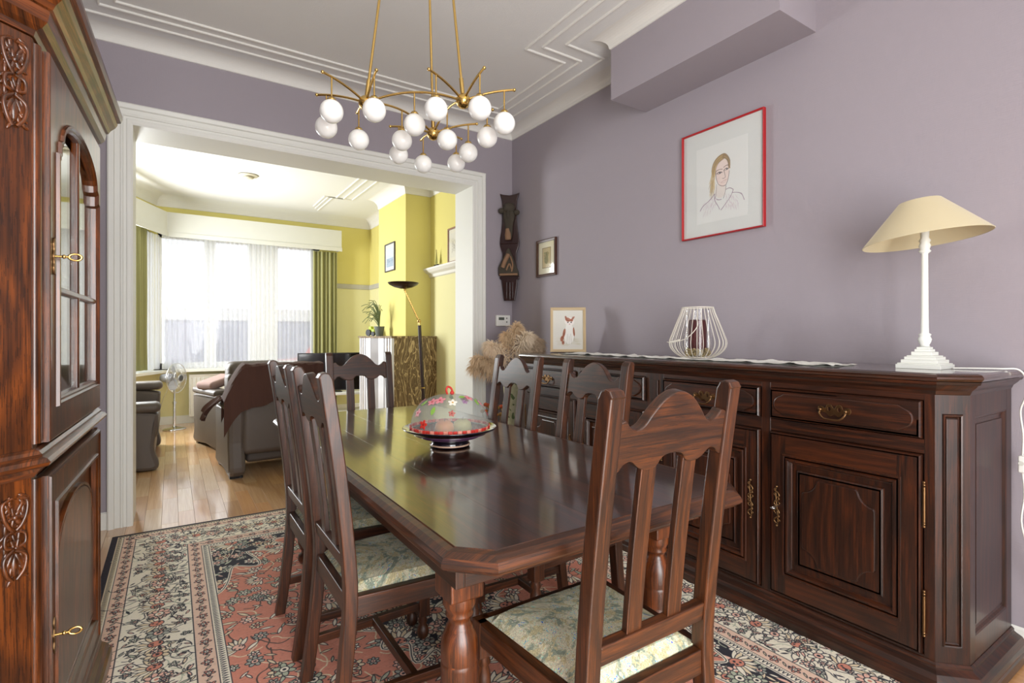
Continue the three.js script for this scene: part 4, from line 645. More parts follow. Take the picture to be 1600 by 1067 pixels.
{ // pencil portrait
  const tex = canvas(640, 840, (c, W, H) => {
    c.fillStyle = '#d9dbd8'; c.fillRect(0, 0, W, H); c.lineCap = 'round';
    const line = (pts, col, w) => { c.strokeStyle = col; c.lineWidth = w; c.beginPath(); c.moveTo(...pts[0]); for (let k = 1; k + 1 < pts.length; k += 2) c.quadraticCurveTo(...pts[k], ...pts[k + 1]); c.stroke(); };
    const rough = (pts, col, w, n = 4) => { for (let k = 0; k < n; k++) line(pts.map(([x, y]) => [x + rr(-5, 5), y + rr(-5, 5)]), col, w); };
    const blob = (x, y, a, b, r, col) => { c.fillStyle = col; c.beginPath(); c.ellipse(x, y, a, b, r, 0, 2 * PI); c.fill(); };
    const face = [[262, 240], [252, 320], [262, 395], [292, 450], [335, 486], [378, 470], [410, 425], [424, 350], [428, 270], [404, 205], [340, 185]];
    blob(312, 520, 66, 80, 0, 'rgba(214,198,190,0.5)');
    c.fillStyle = 'rgba(224,206,197,0.85)'; c.beginPath(); face.forEach((p, k) => k ? c.lineTo(...p) : c.moveTo(...p)); c.closePath(); c.fill();
    for (let k = 0; k < 240; k++) { c.fillStyle = 'rgba(170,140,130,0.07)'; c.fillRect(rr(258, 300), rr(300, 440), rr(4, 26), 2); }
    // hair combed from a parting, falling behind the ear to the shoulder
    for (let k = 0; k < 420; k++) { const q = rnd(), x0 = 345 + rr(-16, 16), y0 = 128 + q * 62; line([[x0, y0], [250 - 40 * (1 - q) + rr(-12, 12), 150 + q * 60], [232 - 26 * (1 - q) + rr(-10, 24), 300 + rr(-20, 60)]], ['rgba(186,158,104,0.5)', 'rgba(116,100,88,0.42)', 'rgba(212,186,130,0.5)', 'rgba(96,84,78,0.3)'][k % 4], rr(1.4, 3.4)); }
    for (let k = 0; k < 190; k++) { const q = rnd(), x0 = 345 + rr(-10, 14), y0 = 126 + q * 56; line([[x0, y0], [410 + rr(-10, 16), 140 + q * 50], [430 + rr(-12, 8) - q * 8, 240 + rr(-10, 70)]], ['rgba(150,126,88,0.5)', 'rgba(104,92,84,0.5)', 'rgba(190,162,112,0.45)'][k % 3], rr(1.4, 3)); }
    for (let k = 0; k < 200; k++) { const x = 226 + rr(-26, 22), y = rr(300, 470); line([[x, y], [x - rr(0, 24), y + 50], [x - rr(4, 44), y + rr(70, 130)]], ['rgba(192,168,116,0.5)', 'rgba(128,112,100,0.4)', 'rgba(214,192,140,0.45)'][k % 3], 2.2); }
    rough([[256, 300], [250, 380], [286, 446], [334, 490], [380, 472], [416, 420], [424, 330]], 'rgba(88,78,80,0.5)', 3);
    for (const [x, y, s] of [[302, 322, 1], [388, 302, 0.8]]) { rough([[x - 34 * s, y + 6], [x, y - 18], [x + 32 * s, y + 4]], 'rgba(54,50,54,0.65)', 3); rough([[x - 30 * s, y + 10], [x, y + 18], [x + 28 * s, y + 4]], 'rgba(90,84,86,0.5)', 2); blob(x + 5, y + 2, 11 * s, 11 * s, 0, 'rgba(52,56,62,0.85)'); blob(x + 8, y - 2, 3, 3, 0, 'rgba(230,230,230,0.9)'); rough([[x - 40 * s, y - 24], [x, y - 46], [x + 36 * s, y - 28]], 'rgba(104,86,74,0.55)', 3.4); }
    rough([[356, 312], [376, 372], [372, 392], [352, 402], [336, 392]], 'rgba(100,86,84,0.5)', 2.5); rough([[318, 436], [346, 420], [392, 418]], 'rgba(140,90,88,0.5)', 2.4, 2); rough([[328, 438], [354, 454], [384, 424]], 'rgba(160,110,104,0.4)', 2, 2);
    rough([[262, 440], [262, 530], [246, 590]], 'rgba(96,86,90,0.45)', 3); rough([[384, 480], [378, 540], [352, 610]], 'rgba(96,86,90,0.45)', 3);
    // shirt collar and shoulders in pink strokes
    for (let k = 0; k < 150; k++) { const s = k % 2 ? 1 : -1, x = 310 + s * rr(50, 215), y = 560 + Math.abs(x - 310) * 0.32 + rr(-25, 120); line([[x, y], [x + s * 12, y + 16], [x + s * rr(0, 24), y + rr(20, 50)]], 'rgba(176,140,160,0.35)', 2.5); }
    for (const p of [[[236, 540], [180, 600], [110, 630], [70, 650], [50, 690]], [[240, 540], [230, 600], [262, 650], [290, 690], [300, 720]], [[380, 520], [430, 500], [470, 540], [450, 600], [400, 650], [350, 700], [320, 730]], [[460, 570], [530, 580], [570, 610], [590, 640], [600, 680]], [[262, 600], [290, 620], [330, 615]]]) rough(p, 'rgba(120,92,116,0.55)', 3);
    for (let k = 0; k < 400; k++) { c.fillStyle = 'rgba(80,80,84,0.05)'; c.fillRect(rnd() * W, rnd() * H, rr(2, 20), 1.5); }
  });
  const t = thing('portrait_drawing', 'red framed pencil portrait drawing of a fair haired woman on lilac wall', 'picture', [XR - 0.001, 2.108, -1.863], -PI / 2);
  picture(t, 0.535, 0.64, 0.008, 0.022, S({ color: 0xb01c22, roughness: 0.35 }), paper, 0.335, 0.45, 0, -0.012, tex);
}
{ // small framed print
  const tex = canvas(200, 300, (c, W, H) => { c.fillStyle = '#b7a477'; c.fillRect(0, 0, W, H); c.strokeStyle = '#6a5a38'; c.lineWidth = 8; c.strokeRect(6, 6, W - 12, H - 12); for (let k = 0; k < 90; k++) { c.fillStyle = ['#8a8a50', '#6e6a3c', '#a08a54'][k % 3]; c.beginPath(); c.ellipse(100 + rr(-45, 45), 150 + rr(-80, 80), rr(6, 22), rr(6, 16), rnd() * 3, 0, 6.3); c.fill(); } c.fillStyle = '#77703e'; c.beginPath(); c.ellipse(100, 170, 34, 70, 0, 0, 6.3); c.fill(); c.beginPath(); c.ellipse(100, 90, 22, 26, 0, 0, 6.3); c.fill(); });
  const t = thing('small_print', 'small brown framed print with cream mount near the wall corner', 'picture', [XR - 0.001, 1.865, -3.542], -PI / 2);
  picture(t, 0.27, 0.315, 0.022, 0.018, S({ color: 0x4a2e24, roughness: 0.4 }), S({ color: 0xd8d2b8, roughness: 0.85 }), 0.12, 0.175, 0, 0, tex);
}
{ // watercolour of a cat, standing on the sideboard
  const tex = canvas(420, 540, (c, W, H) => {
    c.fillStyle = '#dcdad0'; c.fillRect(0, 0, W, H);
    const blob = (x, y, a, b, r, col) => { c.fillStyle = col; c.beginPath(); c.ellipse(x, y, a, b, r, 0, 2 * PI); c.fill(); };
    for (let k = 0; k < 60; k++) blob(rr(40, 380), rr(380, 500), rr(20, 60), rr(5, 14), 0, 'rgba(196,186,160,0.14)');
    blob(225, 330, 78, 150, 0, 'rgba(240,238,232,0.9)'); blob(232, 150, 72, 62, 0, 'rgba(240,234,228,0.95)');
    for (const [x, y, a, b, r] of [[208, 120, 40, 30, 0.3], [180, 95, 16, 34, -0.4], [285, 100, 14, 36, 0.7], [262, 128, 26, 20, 0.2], [150, 320, 20, 70, 0.2], [298, 300, 14, 66, -0.1], [120, 400, 26, 44, 0.3], [135, 460, 20, 30, 0]]) { blob(x, y, a, b, r, 'rgba(160,82,48,0.75)'); for (let k = 0; k < 8; k++) blob(x + rr(-a, a) * 0.6, y + rr(-b, b) * 0.6, a * 0.4, b * 0.3, r, 'rgba(120,56,34,0.25)'); }
    for (const x of [208, 258]) { blob(x, 160, 11, 9, 0, '#3a2c26'); } blob(234, 186, 8, 6, 0, '#b06a5a');
    c.strokeStyle = 'rgba(90,80,74,0.55)'; c.lineWidth = 3; for (const p of [[170, 220, 140, 330, 150, 470], [290, 220, 318, 330, 300, 440], [205, 330, 195, 420, 190, 480], [250, 330, 258, 420, 262, 480], [228, 360, 226, 430, 226, 485]]) { c.beginPath(); c.moveTo(p[0], p[1]); c.quadraticCurveTo(p[2], p[3], p[4], p[5]); c.stroke(); }
  });
  const o = thing('cat_picture', 'watercolour of a ginger and white cat in a pale wood frame on the sideboard', 'picture', [2.455, SB + 0.001, -2.998], -0.667);
  const tilt = new THREE.Group(); tilt.name = 'framed_picture'; tilt.position.set(0, 0.002, 0.0); tilt.rotation.x = -0.16; o.add(tilt);
  const inner = new THREE.Group(); inner.name = 'framed_picture'; 
  tilt.position.y = 0.002; const tmp = new THREE.Group();
  picture(tmp, 0.262, 0.335, 0.02, 0.018, S({ color: 0xc8b088, roughness: 0.5 }), S({ color: 0xdedcd0, roughness: 0.85 }), 0.205, 0.275, 0, 0, tex);
  for (const ch of [...tmp.children]) { ch.position.y += 0.1685; tilt.add(ch); }
  obj('easel_back', slab([[-0.014, 0.004], [-0.1, 0.004], [-0.05, 0.2]].reverse(), 0.05, 0.001).rotateY(-PI / 2).translate(0.125, 0, 0.0), S({ color: 0xb89868, roughness: 0.6 }), o);
}
// ================= IN THE CORNER =================
{
  const t = thing('carved_wall_sculpture', 'tall dark carved wall sculpture with two figures hung across the corner', 'sculpture', [2.604, 1.524, -4.02], -PI / 4);
  const dark = Ph({ color: 0x2a100c, roughness: 0.28, clearcoat: 0.6 }), grey = S({ color: 0x4e463a, roughness: 0.8, bumpMap: bump(grain, 0.05), bumpScale: 0.004 }), tan = S({ color: 0x8a6a50, roughness: 0.8 });
  const half = [[0.05, 0], [0.062, 0.09], [0.075, 0.19], [0.09, 0.2], [0.094, 0.215], [0.085, 0.225], [0.07, 0.26], [0.065, 0.36], [0.066, 0.44], [0.088, 0.5], [0.092, 0.53], [0.088, 0.58], [0.076, 0.64], [0.068, 0.72], [0.066, 0.86], [0.07, 0.92], [0.09, 0.985]];
  obj('board', slab([...half, [0.06, 0.975], [0, 0.965], [-0.06, 0.975], ...half.slice().reverse().map(([x, y]) => [-x, y])], 0.03, 0.006).translate(0, 0, -0.012), dark, t);
  obj('board_ridge', [rb(0.018, 0.16, 0.014, 0, 0.09, 0.02, 0.005), rb(0.012, 0.15, 0.01, -0.028, 0.095, 0.019, 0.004), rb(0.012, 0.15, 0.01, 0.028, 0.095, 0.019, 0.004), rb(0.02, 0.1, 0.012, 0, 0.42, 0.019, 0.005), rb(0.165, 0.012, 0.01, 0, 0.525, 0.02, 0.004)], dark, t);
  const bone = (pts) => tube(pts, 0.02, 20, 10);
  const f1 = obj('upper_figure', [new THREE.SphereGeometry(1, 20, 14).scale(0.056, 0.05, 0.045).translate(0, 0.84, 0.045), new THREE.SphereGeometry(1, 16, 12).scale(0.03, 0.026, 0.03).translate(-0.07, 0.82, 0.04), new THREE.SphereGeometry(1, 16, 12).scale(0.03, 0.026, 0.03).translate(0.07, 0.8, 0.04), lathe([[0.026, 0.57], [0.034, 0.62], [0.036, 0.68], [0.052, 0.75], [0.058, 0.8], [0.03, 0.86]], 18).scale(1, 1, 0.7).translate(0, 0, 0.035), new THREE.SphereGeometry(1, 14, 10).scale(0.012, 0.04, 0.015).translate(0, 0.78, 0.08)], grey, t);
  obj('snout', lathe([[0.03, 0.555], [0.034, 0.6], [0.026, 0.655], [0.0001, 0.66]], 14).scale(0.9, 1, 0.75).translate(-0.008, 0, 0.042), tan, f1);
  const f2 = obj('lower_figure', [slab([[-0.092, 0.225], [0.092, 0.225], [0.088, 0.262], [0.004, 0.475], [-0.012, 0.47], [-0.096, 0.3]].map(([x, y]) => [x, y]), 0.05, 0.012).translate(0, 0, 0.012)], grey, t);
  obj('relief', [bone([[-0.055, 0.3, 0.06], [-0.03, 0.36, 0.066], [0, 0.42, 0.06]]).scale(1, 1, 1), tube([[-0.02, 0.275, 0.062], [0.01, 0.33, 0.07], [0.03, 0.28, 0.064]], 0.008, 16, 8), tube([[0.03, 0.26, 0.062], [0.04, 0.32, 0.066], [0.018, 0.4, 0.064]], 0.007, 16, 8), rb(0.17, 0.02, 0.02, 0, 0.236, 0.058, 0.008)], tan, f2);
}
{
  const t = thing('thermostat', 'small white digital thermostat on the wall beside the door casing', 'thermostat', [2.563, 1.342, ZB]);
  obj('housing', rb(0.15, 0.1, 0.026, 0, 0, 0.013, 0.005), whitePlastic, t);
  obj('display', rb(0.06, 0.026, 0.003, -0.022, 0.018, 0.0265, 0.001), S({ color: 0x5c625a, roughness: 0.2 }), t);
  for (const [x, y] of [[0.035, 0.022], [0.035, -0.012]]) obj('button', rb(0.011, 0.013, 0.005, x, y, 0.0275, 0.002), S({ color: 0x50504e, roughness: 0.5 }), t);
}
{ // floor vase with pampas grass
  const t = thing('pampas_grass_vase', 'tall pale green floor vase filled with dried beige pampas plumes', 'vase', [2.36, 0, -3.6]);
  const vt = pixelTex(128, 256, (u, v) => { const a = pn(u, v, 9, 14, 3); return a > 0.35 ? [92, 112, 66] : mixc([190, 192, 150], [206, 206, 176], 0.5 + pn(u, v, 20, 20, 7)); });
  obj('vase', lathe([[0.0001, 0], [0.07, 0], [0.072, 0.02], [0.06, 0.1], [0.058, 0.35], [0.066, 0.6], [0.078, 0.78], [0.084, 0.82], [0.078, 0.822], [0.07, 0.78], [0.05, 0.4]], 40), S({ map: scaled(vt, 0.3, 0.6), roughness: 0.35 }), t);
  const pm = [S({ color: 0xf0dcc0, roughness: 0.95 }), S({ color: 0xe4caa6, roughness: 0.95 }), S({ color: 0xf4e4cc, roughness: 0.95 })];
  // [azimuth, outward reach, tip height, start of plume]
  const heads = [[2.75, 0.34, 1.02, 0.1], [2.2, 0.3, 1.13, 0.2], [-2.6, 0.3, 1.12, 0.1], [1.2, 0.12, 1.28, 0.3], [0.2, 0.16, 1.2, 0.3], [-0.35, 0.2, 1.16, 0.3], [-0.6, 0.22, 1.11, 0.35], [2.5, 0.38, 0.95, 0.2], [3.0, 0.24, 0.98, 0.2], [-1.2, 0.16, 1.2, 0.25], [1.7, 0.2, 1.2, 0.25]];
  for (const [a, R, h] of heads) {
    const tip = V3(R * Math.cos(a) * 1.1, h, -R * Math.sin(a) * 0.5 + 0.05), c = new THREE.QuadraticBezierCurve3(V3(0, 0.7, 0), V3(R * 0.45 * Math.cos(a), h * 0.99 + 0.05, -R * 0.3 * Math.sin(a)), tip);
    const stem = obj('plume', (() => {
      const pos = [];
      for (let k = 0; k < 430; k++) {
        const f = 0.3 + 0.7 * Math.sqrt(rnd()), p = c.getPoint(f), d = c.getTangent(f), L = rr(0.07, 0.14) * (1.15 - f * 0.5);
        const o = V3(rr(-1, 1), rr(-1, 1), rr(-1, 1)).normalize(), dir = d.clone().multiplyScalar(0.9).addScaledVector(o, 0.95).add(V3(0, -0.3, 0)).normalize(), w = V3().crossVectors(dir, V3(rr(-1, 1), rr(-1, 1), rr(-1, 1))).normalize().multiplyScalar(0.0024), w2 = V3().crossVectors(dir, w).normalize().multiplyScalar(0.0024);
        const m = p.clone().addScaledVector(dir, L * 0.55).add(V3(0, -0.004, 0)), e = p.clone().addScaledVector(dir, L).add(V3(0, -0.018 - 0.2 * L, 0));
        for (const q of [w, w2]) pos.push(...p.toArray(), ...m.clone().add(q).toArray(), ...m.clone().sub(q).toArray(), ...m.clone().add(q).toArray(), ...e.toArray(), ...m.clone().sub(q).toArray());
      }
      const g = new THREE.BufferGeometry(); g.setAttribute('position', new THREE.Float32BufferAttribute(pos, 3)); g.computeVertexNormals(); return [g, new THREE.TubeGeometry(c, 16, 0.003, 6)];
    })(), pm[(rnd() * 3) | 0], t);
  }
}
{ // dried orange flowers in a basket pot
  const t = thing('dried_flower_pot', 'dried orange and gold flowers beside the pale green vase', 'flowers', [2.13, RUG, -3.52]);
  obj('pot', lathe([[0.0001, 0], [0.07, 0], [0.085, 0.16], [0.09, 0.26], [0.082, 0.26], [0.07, 0.1]], 32), S({ color: 0x6a4a32, roughness: 0.7 }), t);
  const om = [S({ color: 0xc8842e, roughness: 0.8 }), S({ color: 0xb04a24, roughness: 0.8 }), S({ color: 0x8a6a34, roughness: 0.8 })];
  for (let k = 0; k < 26; k++) { const a = rnd() * 6.28, r = rr(0.02, 0.12), h = rr(0.42, 0.66), x = r * Math.cos(a), z = r * Math.sin(a); const s = obj('stem', rod([x * 0.3, 0.2, z * 0.3], [x, h, z], 0.0016), om[2], t); obj('flower_head', new THREE.IcosahedronGeometry(rr(0.014, 0.024), 1).scale(1, 0.8, 1).translate(x, h, z), om[k % 3], s); }
}

// ================= LIVING ROOM =================
// pelmet, curtains, sheers
const bayA = Math.atan2(bay[1][0] - bay[0][0], bay[1][1] - bay[0][1]), bayPut = (g) => g.rotateY(bayA).translate(bay[0][0], 0, bay[0][1]);
{
  const pelmetPaint = paint(0xd4d4cc, 0.55, grain, 0.3, 0.0003);
  const p = thing('curtain_pelmet', 'white boxed curtain pelmet running round the bay window', 'pelmet', [0, 0, 0]);
  obj('pelmet_board', [span(-0.05, 2.22, 2.535, 2.84, -8.27, -8.245, 0.003), span(2.2, 2.22, 2.535, 2.84, -8.48, -8.26, 0.002)], pelmetPaint, p, { axis: 'x' });
  obj('pelmet_lip', [span(-0.05, 2.225, 2.515, 2.575, -8.25, -8.236, 0.002)], pelmetPaint, p, { axis: 'x' });
  obj('pelmet_top', span(-0.02, 2.2, 2.81, 2.83, -8.485, -8.26), pelmetPaint, p, { axis: 'x' });
  obj('pelmet_board', bayPut(span(0.19, 0.215, 2.535, 2.84, 0.16, 1.4, 0.003)), pelmetPaint, p); obj('pelmet_lip', bayPut(span(0.215, 0.229, 2.515, 2.575, 0.172, 1.4, 0.002)), pelmetPaint, p);
}
function drape(W, H, amp, waves, thick, y0, gather = 0) {   // pleated cloth, width along x, hanging from y0 + H
  const n = waves * 10, m = 12, pos = [], P = (i, j) => { const u = i / n, v = j / m, g = 1 - gather * (1 - Math.abs(v * 2 - 1)) * 0.5, ph = u * waves * 2 * PI; return [(u - 0.5) * W * g, y0 + H * v, amp * (Math.sin(ph) + 0.35 * Math.sin(ph * 0.5 + 1.3) + 0.3 * noise(u * 9, v * 2, 5)) * (1 - 0.25 * v)]; };
  for (let i = 0; i < n; i++) for (let j = 0; j < m; j++) { const A = P(i, j), B = P(i + 1, j), C = P(i + 1, j + 1), D = P(i, j + 1); pos.push(...A, ...B, ...C, ...A, ...C, ...D); }
  const g = new THREE.BufferGeometry(); g.setAttribute('position', new THREE.Float32BufferAttribute(pos, 3)); g.computeVertexNormals(); return g;
}
{
  const green = Ph({ color: 0x9c9a68, roughness: 0.8, sheen: 0.5, sheenRoughness: 0.5, sheenColor: new THREE.Color(0.5, 0.5, 0.3) });
  tag(obj('curtain', drape(0.36, 2.46, 0.028, 6, 0, 0.05).translate(2.0, 0, -8.375), green), 'olive green curtain between the white sheers and the yellow corner', 'curtain', 'olive green curtains');
  tag(obj('curtain', bayPut(drape(0.46, 1.8, 0.028, 7, 0, 0.77).rotateY(PI / 2).translate(0.1, 0, 0.66)), green), 'olive green curtain on the slanted side of the bay window', 'curtain', 'olive green curtains');
  const net = Ph({ color: 0xf4f5fb, roughness: 1, transmission: 0.7, thickness: 0, transparent: true, opacity: 0.5 });
  tag(obj('sheer_curtain', drape(1.9, 1.78, 0.02, 32, 0, 0.762).translate(0.87, 0, -8.37), net), 'white pleated sheer curtain across the front of the bay window', 'curtain');
  tag(obj('sheer_curtain', bayPut(drape(0.36, 1.78, 0.02, 6, 0, 0.762).rotateY(PI / 2).translate(0.07, 0, 0.24)), net), 'white pleated sheer curtain along the slanted bay side', 'curtain');
}
{ // radiator and fan
  const t = thing('radiator', 'white ribbed panel radiator under the bay window', 'radiator', [0.85, 0, -8.38]);
  obj('panel', [span(-0.65, 0.65, 0.1, 0.66, -0.02, 0.01, 0.004)], white, t);
  for (let k = 0; k < 26; k++) obj('rib', rb(0.022, 0.5, 0.016, -0.625 + k * 0.05, 0.38, 0.012, 0.007), white, t);
  obj('top_grille', span(-0.65, 0.65, 0.655, 0.672, -0.07, 0.02, 0.003), white, t, { axis: 'x' });
  obj('bracket', [span(-0.5, -0.47, 0.0, 0.6, -0.09, -0.02), span(0.47, 0.5, 0.0, 0.6, -0.09, -0.02)], white, t);
  const f = thing('pedestal_fan', 'chrome pedestal fan standing before the radiator', 'fan', [0.03, 0, -7.98], 0.95);
  obj('base', lathe([[0.0001, 0], [0.13, 0], [0.13, 0.012], [0.1, 0.022], [0.03, 0.03], [0.02, 0.045], [0.0001, 0.045]], 40), chrome, f);
  obj('pole', [rod([0, 0.03, 0], [0, 0.34, 0], 0.016), rod([0, 0.33, 0], [0, 0.58, 0], 0.012), rod([0, 0.33, 0], [0, 0.36, 0], 0.022), rod([0, 0.345, 0], [0.04, 0.345, 0], 0.006)], chrome, f);
  const gm = S({ color: 0x9a9ca0, roughness: 0.35, metalness: 0.4 });
  obj('motor', [lathe([[0.0001, -0.17], [0.05, -0.16], [0.06, -0.1], [0.055, -0.03], [0.0001, -0.03]], 28).rotateX(PI / 2).translate(0, 0.66, 0.0), rod([0, 0.56, -0.06], [0, 0.66, -0.06], 0.02)], gm, f);
  const wires = [new THREE.TorusGeometry(0.19, 0.005, 8, 48).translate(0, 0.66, 0.03)]; for (const z of [0.0, 0.06]) { wires.push(new THREE.TorusGeometry(0.05, 0.003, 6, 24).translate(0, 0.66, z * 1.7 - 0.01), new THREE.TorusGeometry(0.12, 0.002, 6, 36).translate(0, 0.66, z * 1.45 - 0.004)); for (let k = 0; k < 40; k++) { const a = k / 40 * 2 * PI, c = Math.cos(a), s = Math.sin(a), zz = z ? 1 : -1; wires.push(tube([[0.045 * c, 0.66 + 0.045 * s, 0.03 + zz * 0.055], [0.12 * c, 0.66 + 0.12 * s, 0.03 + zz * 0.05], [0.19 * c, 0.66 + 0.19 * s, 0.03]], 0.0013, 6, 5)); } }
  const cage = obj('cage', wires, chrome, f); cage.userData.kind = 'stuff';
  obj('cage_badge', new THREE.CylinderGeometry(0.035, 0.035, 0.01, 28).rotateX(PI / 2).translate(0, 0.66, 0.088), S({ color: 0x3a3c44, roughness: 0.4 }), f);
  for (let k = 0; k < 3; k++) obj('blade', slab(spline([[0.02, -0.015], [0.09, -0.06], [0.16, -0.05], [0.17, 0.01], [0.12, 0.05], [0.04, 0.03]], 30, true), 0.004, 0.001).rotateX(0.35).rotateZ(k * 2 * PI / 3).translate(0, 0.66, 0.03), Ph({ color: 0xa8acb4, roughness: 0.2, transparent: true, opacity: 0.75 }), f);
  obj('power_cord', tube([[0, 0.58, -0.05], [-0.02, 0.4, -0.13], [0.0, 0.2, -0.2], [-0.02, 0.02, -0.22], [0.05, 0.008, -0.2]], 0.004, 30, 6), S({ color: 0xb8b4a0, roughness: 0.5 }), f);
}
// leather seats
const leather = S({ color: 0x574e47, roughness: 0.42, bumpMap: bump(grain, 0.08), bumpScale: 0.001 });
const throwM = S({ color: 0x4a2f26, roughness: 0.95, bumpMap: bump(weave, 0.04), bumpScale: 0.0015 });
function armchair(label, at, turn, W) {   // faces -z, back panel at z = 0
  const t = thing('leather_armchair', label, 'armchair', at, turn, 'taupe leather armchairs');
  obj('back', [rb(W, 0.62, 0.16, 0, 0.5, -0.08, 0.05, 4)], leather, t);
  obj('back_cushion', rb(W - 0.02, 0.26, 0.2, 0, 0.8, -0.1, 0.08, 5), leather, t);
  obj('seat_cushion', rb(W - 0.1, 0.2, 0.62, 0, 0.37, -0.45, 0.07, 5), leather, t);
  obj('seat_base', rb(W - 0.1, 0.2, 0.62, 0, 0.2, -0.43, 0.03, 3), leather, t);
  for (const s of [-1, 1]) {
    const a = obj('arm', slab(spline([[0.0, 0.03], [0.02, 0.3], [0.01, 0.55], [0.06, 0.58], [0.4, 0.59], [0.74, 0.57], [0.8, 0.5], [0.77, 0.2], [0.78, 0.02], [0.4, 0.03]], 60, true), 0.13, 0.035).rotateY(PI / 2).translate(s * (W / 2 + 0.04) - 0.065, 0, 0), leather, t);
    obj('arm_pad', rb(0.17, 0.07, 0.72, s * (W / 2 + 0.04), 0.6, -0.4, 0.032, 5), leather, a);
    obj('foot', [span(s * (W / 2 + 0.04) - 0.05, s * (W / 2 + 0.04) + 0.05, 0, 0.03, -0.72, -0.66), span(s * (W / 2 + 0.04) - 0.05, s * (W / 2 + 0.04) + 0.05, 0, 0.03, -0.1, -0.04)], black, t);
  }
  return t;
}
armchair('taupe leather armchair with a brown throw over its back', [0.84, 0, -4.93], 0.06, 0.68);
armchair('taupe leather armchair with a pinkish brown cushion, behind the one with the throw', [0.78, 0, -6.25], 0.25, 0.58);
{ // throw draped over back and arm of the first armchair
  const nx = 30, ny = 30, pos = [];
  const P = (i, j) => {
    const u = i / nx, v = j / ny, x = 0.36 + u * 0.79, k = Math.max(0, (0.53 - x) / 0.17), top = 0.962 - 0.3 * k * k * (1.5 - 0.5 * k), drop = 0.4 - 0.3 * u - 0.16 * k + 0.03 * noise(u * 6, 1, 1);
    const s = v * (0.26 + drop + 0.3) - 0.3;   // runs from the front of the cushion over its top and down the back
    const f = 0.012 * noise(u * 12, v * 3, 2);
    if (s < -0.06) return [x, top + (s + 0.06) * 0.9 + f, -5.16 + f];
    if (s < 0.2) { const a = (s + 0.06) / 0.26; return [x, top + 0.006 * Math.sin(a * PI) + f, -5.16 + a * 0.27]; }
    return [x + 0.05 * (s - 0.2) * noise(u * 7, 4, 4), top - (s - 0.2), -4.875 + 0.035 * Math.abs(noise(u * 11, v, 7)) + 0.02 * Math.abs(Math.sin(u * 22)) * (s - 0.2) * 2];
  };
  const add = (Q, n, m) => { for (let i = 0; i < n; i++) for (let j = 0; j < m; j++) { const A = Q(i, j), B = Q(i + 1, j), C = Q(i + 1, j + 1), D = Q(i, j + 1); pos.push(...A, ...B, ...C, ...A, ...C, ...D); } };
  add(P, nx, ny);
  // fold lying over the arm
  add((i, j) => { const u = i / 12, v = j / 12, r = 0.1 + 0.02 * Math.sin(u * 12); return [0.36 - 0.14 * Math.sin(v * 1.4) + 0.02 * Math.sin(u * 16), 0.67 - 0.2 * v * (0.6 + 0.4 * Math.sin(u * 3)), -5.02 - u * 0.34]; }, 12, 12);
  const g = new THREE.BufferGeometry(); g.setAttribute('position', new THREE.Float32BufferAttribute(pos, 3)); g.computeVertexNormals();
  tag(obj('throw_blanket', g, throwM), 'dark brown throw draped over the leather armchair back and arm', 'throw');
  tag(obj('soft_cushion', rb(0.34, 0.09, 0.26, 0, 0, 0, 0.04, 5).rotateZ(0.25).rotateY(0.6).translate(0.42, 0.7, -6.55), S({ color: 0x9a8078, roughness: 0.9, bumpMap: bump(weave, 0.04), bumpScale: 0.001 })), 'pinkish brown cushion lying on the arm of the farther armchair', 'cushion');
}
{ // sofa at the left
  const t = thing('leather_sofa', 'taupe leather sofa standing along the wall by the bay window', 'sofa', [0, 0, 0]);
  obj('back', rb(0.2, 0.62, 1.2, -0.75, 0.56, -6.2, 0.07, 4), leather, t);
  obj('seat', rb(0.6, 0.22, 1.1, -0.4, 0.36, -6.28, 0.07, 5), leather, t);
  obj('base', rb(0.58, 0.2, 1.1, -0.42, 0.17, -6.28, 0.02, 3), leather, t);
  for (const [z, h] of [[-5.68, 0.6], [-6.88, 0.7]]) { const a = obj('arm', slab(spline([[-0.8, 0.02], [-0.82, 0.3], [-0.8, 0.5], [-0.45, 0.52], [-0.14, 0.5], [-0.1, 0.44], [-0.13, 0.2], [-0.11, 0.015], [-0.4, 0.02]], 60, true), 0.15, 0.03).scale(1, h / 0.58, 1).translate(0, 0, z - 0.075), leather, t); obj('arm_pad', rb(0.68, 0.09, 0.19, -0.42, h - 0.035, z, 0.042, 5), leather, a); }
  tag(obj('folded_cloth', rb(0.22, 0.05, 0.3, -0.3, 0.5, -5.98, 0.012, 2).rotateZ(0.0), S({ color: 0xa89888, roughness: 0.8 })), 'folded beige cloth lying on the sofa seat', 'cloth');
}
{ // television on a white stand
  const s = thing('tv_stand', 'low white stand under the black television', 'tv stand', [1.92, 0, -7.66], -0.12);
  obj('top_board', span(-0.46, 0.46, 0.37, 0.4, -0.2, 0.2, 0.003), white, s, { axis: 'x' }); obj('shelf', span(-0.44, 0.44, 0.12, 0.14, -0.19, 0.19), white, s, { axis: 'x' });
  for (const x of [-0.44, 0.44]) obj('side_board', span(x - 0.012, x + 0.012, 0, 0.37, -0.2, 0.2), white, s);
  const t = thing('television', 'black flat screen television on a white stand beside the fireplace', 'television', [1.92, 0.4, -7.68], -0.12);
  obj('casing', rb(0.9, 0.54, 0.04, 0, 0.29, 0, 0.006), black, t); obj('screen', span(-0.435, 0.435, 0.035, 0.545, 0.018, 0.0215), Ph({ color: 0x07070a, roughness: 0.12, clearcoat: 1, clearcoatRoughness: 0.08 }), t); obj('foot', [span(-0.14, 0.14, 0, 0.012, -0.09, 0.09, 0.003), span(-0.03, 0.03, 0.01, 0.06, -0.015, 0.005)], black, t);
}
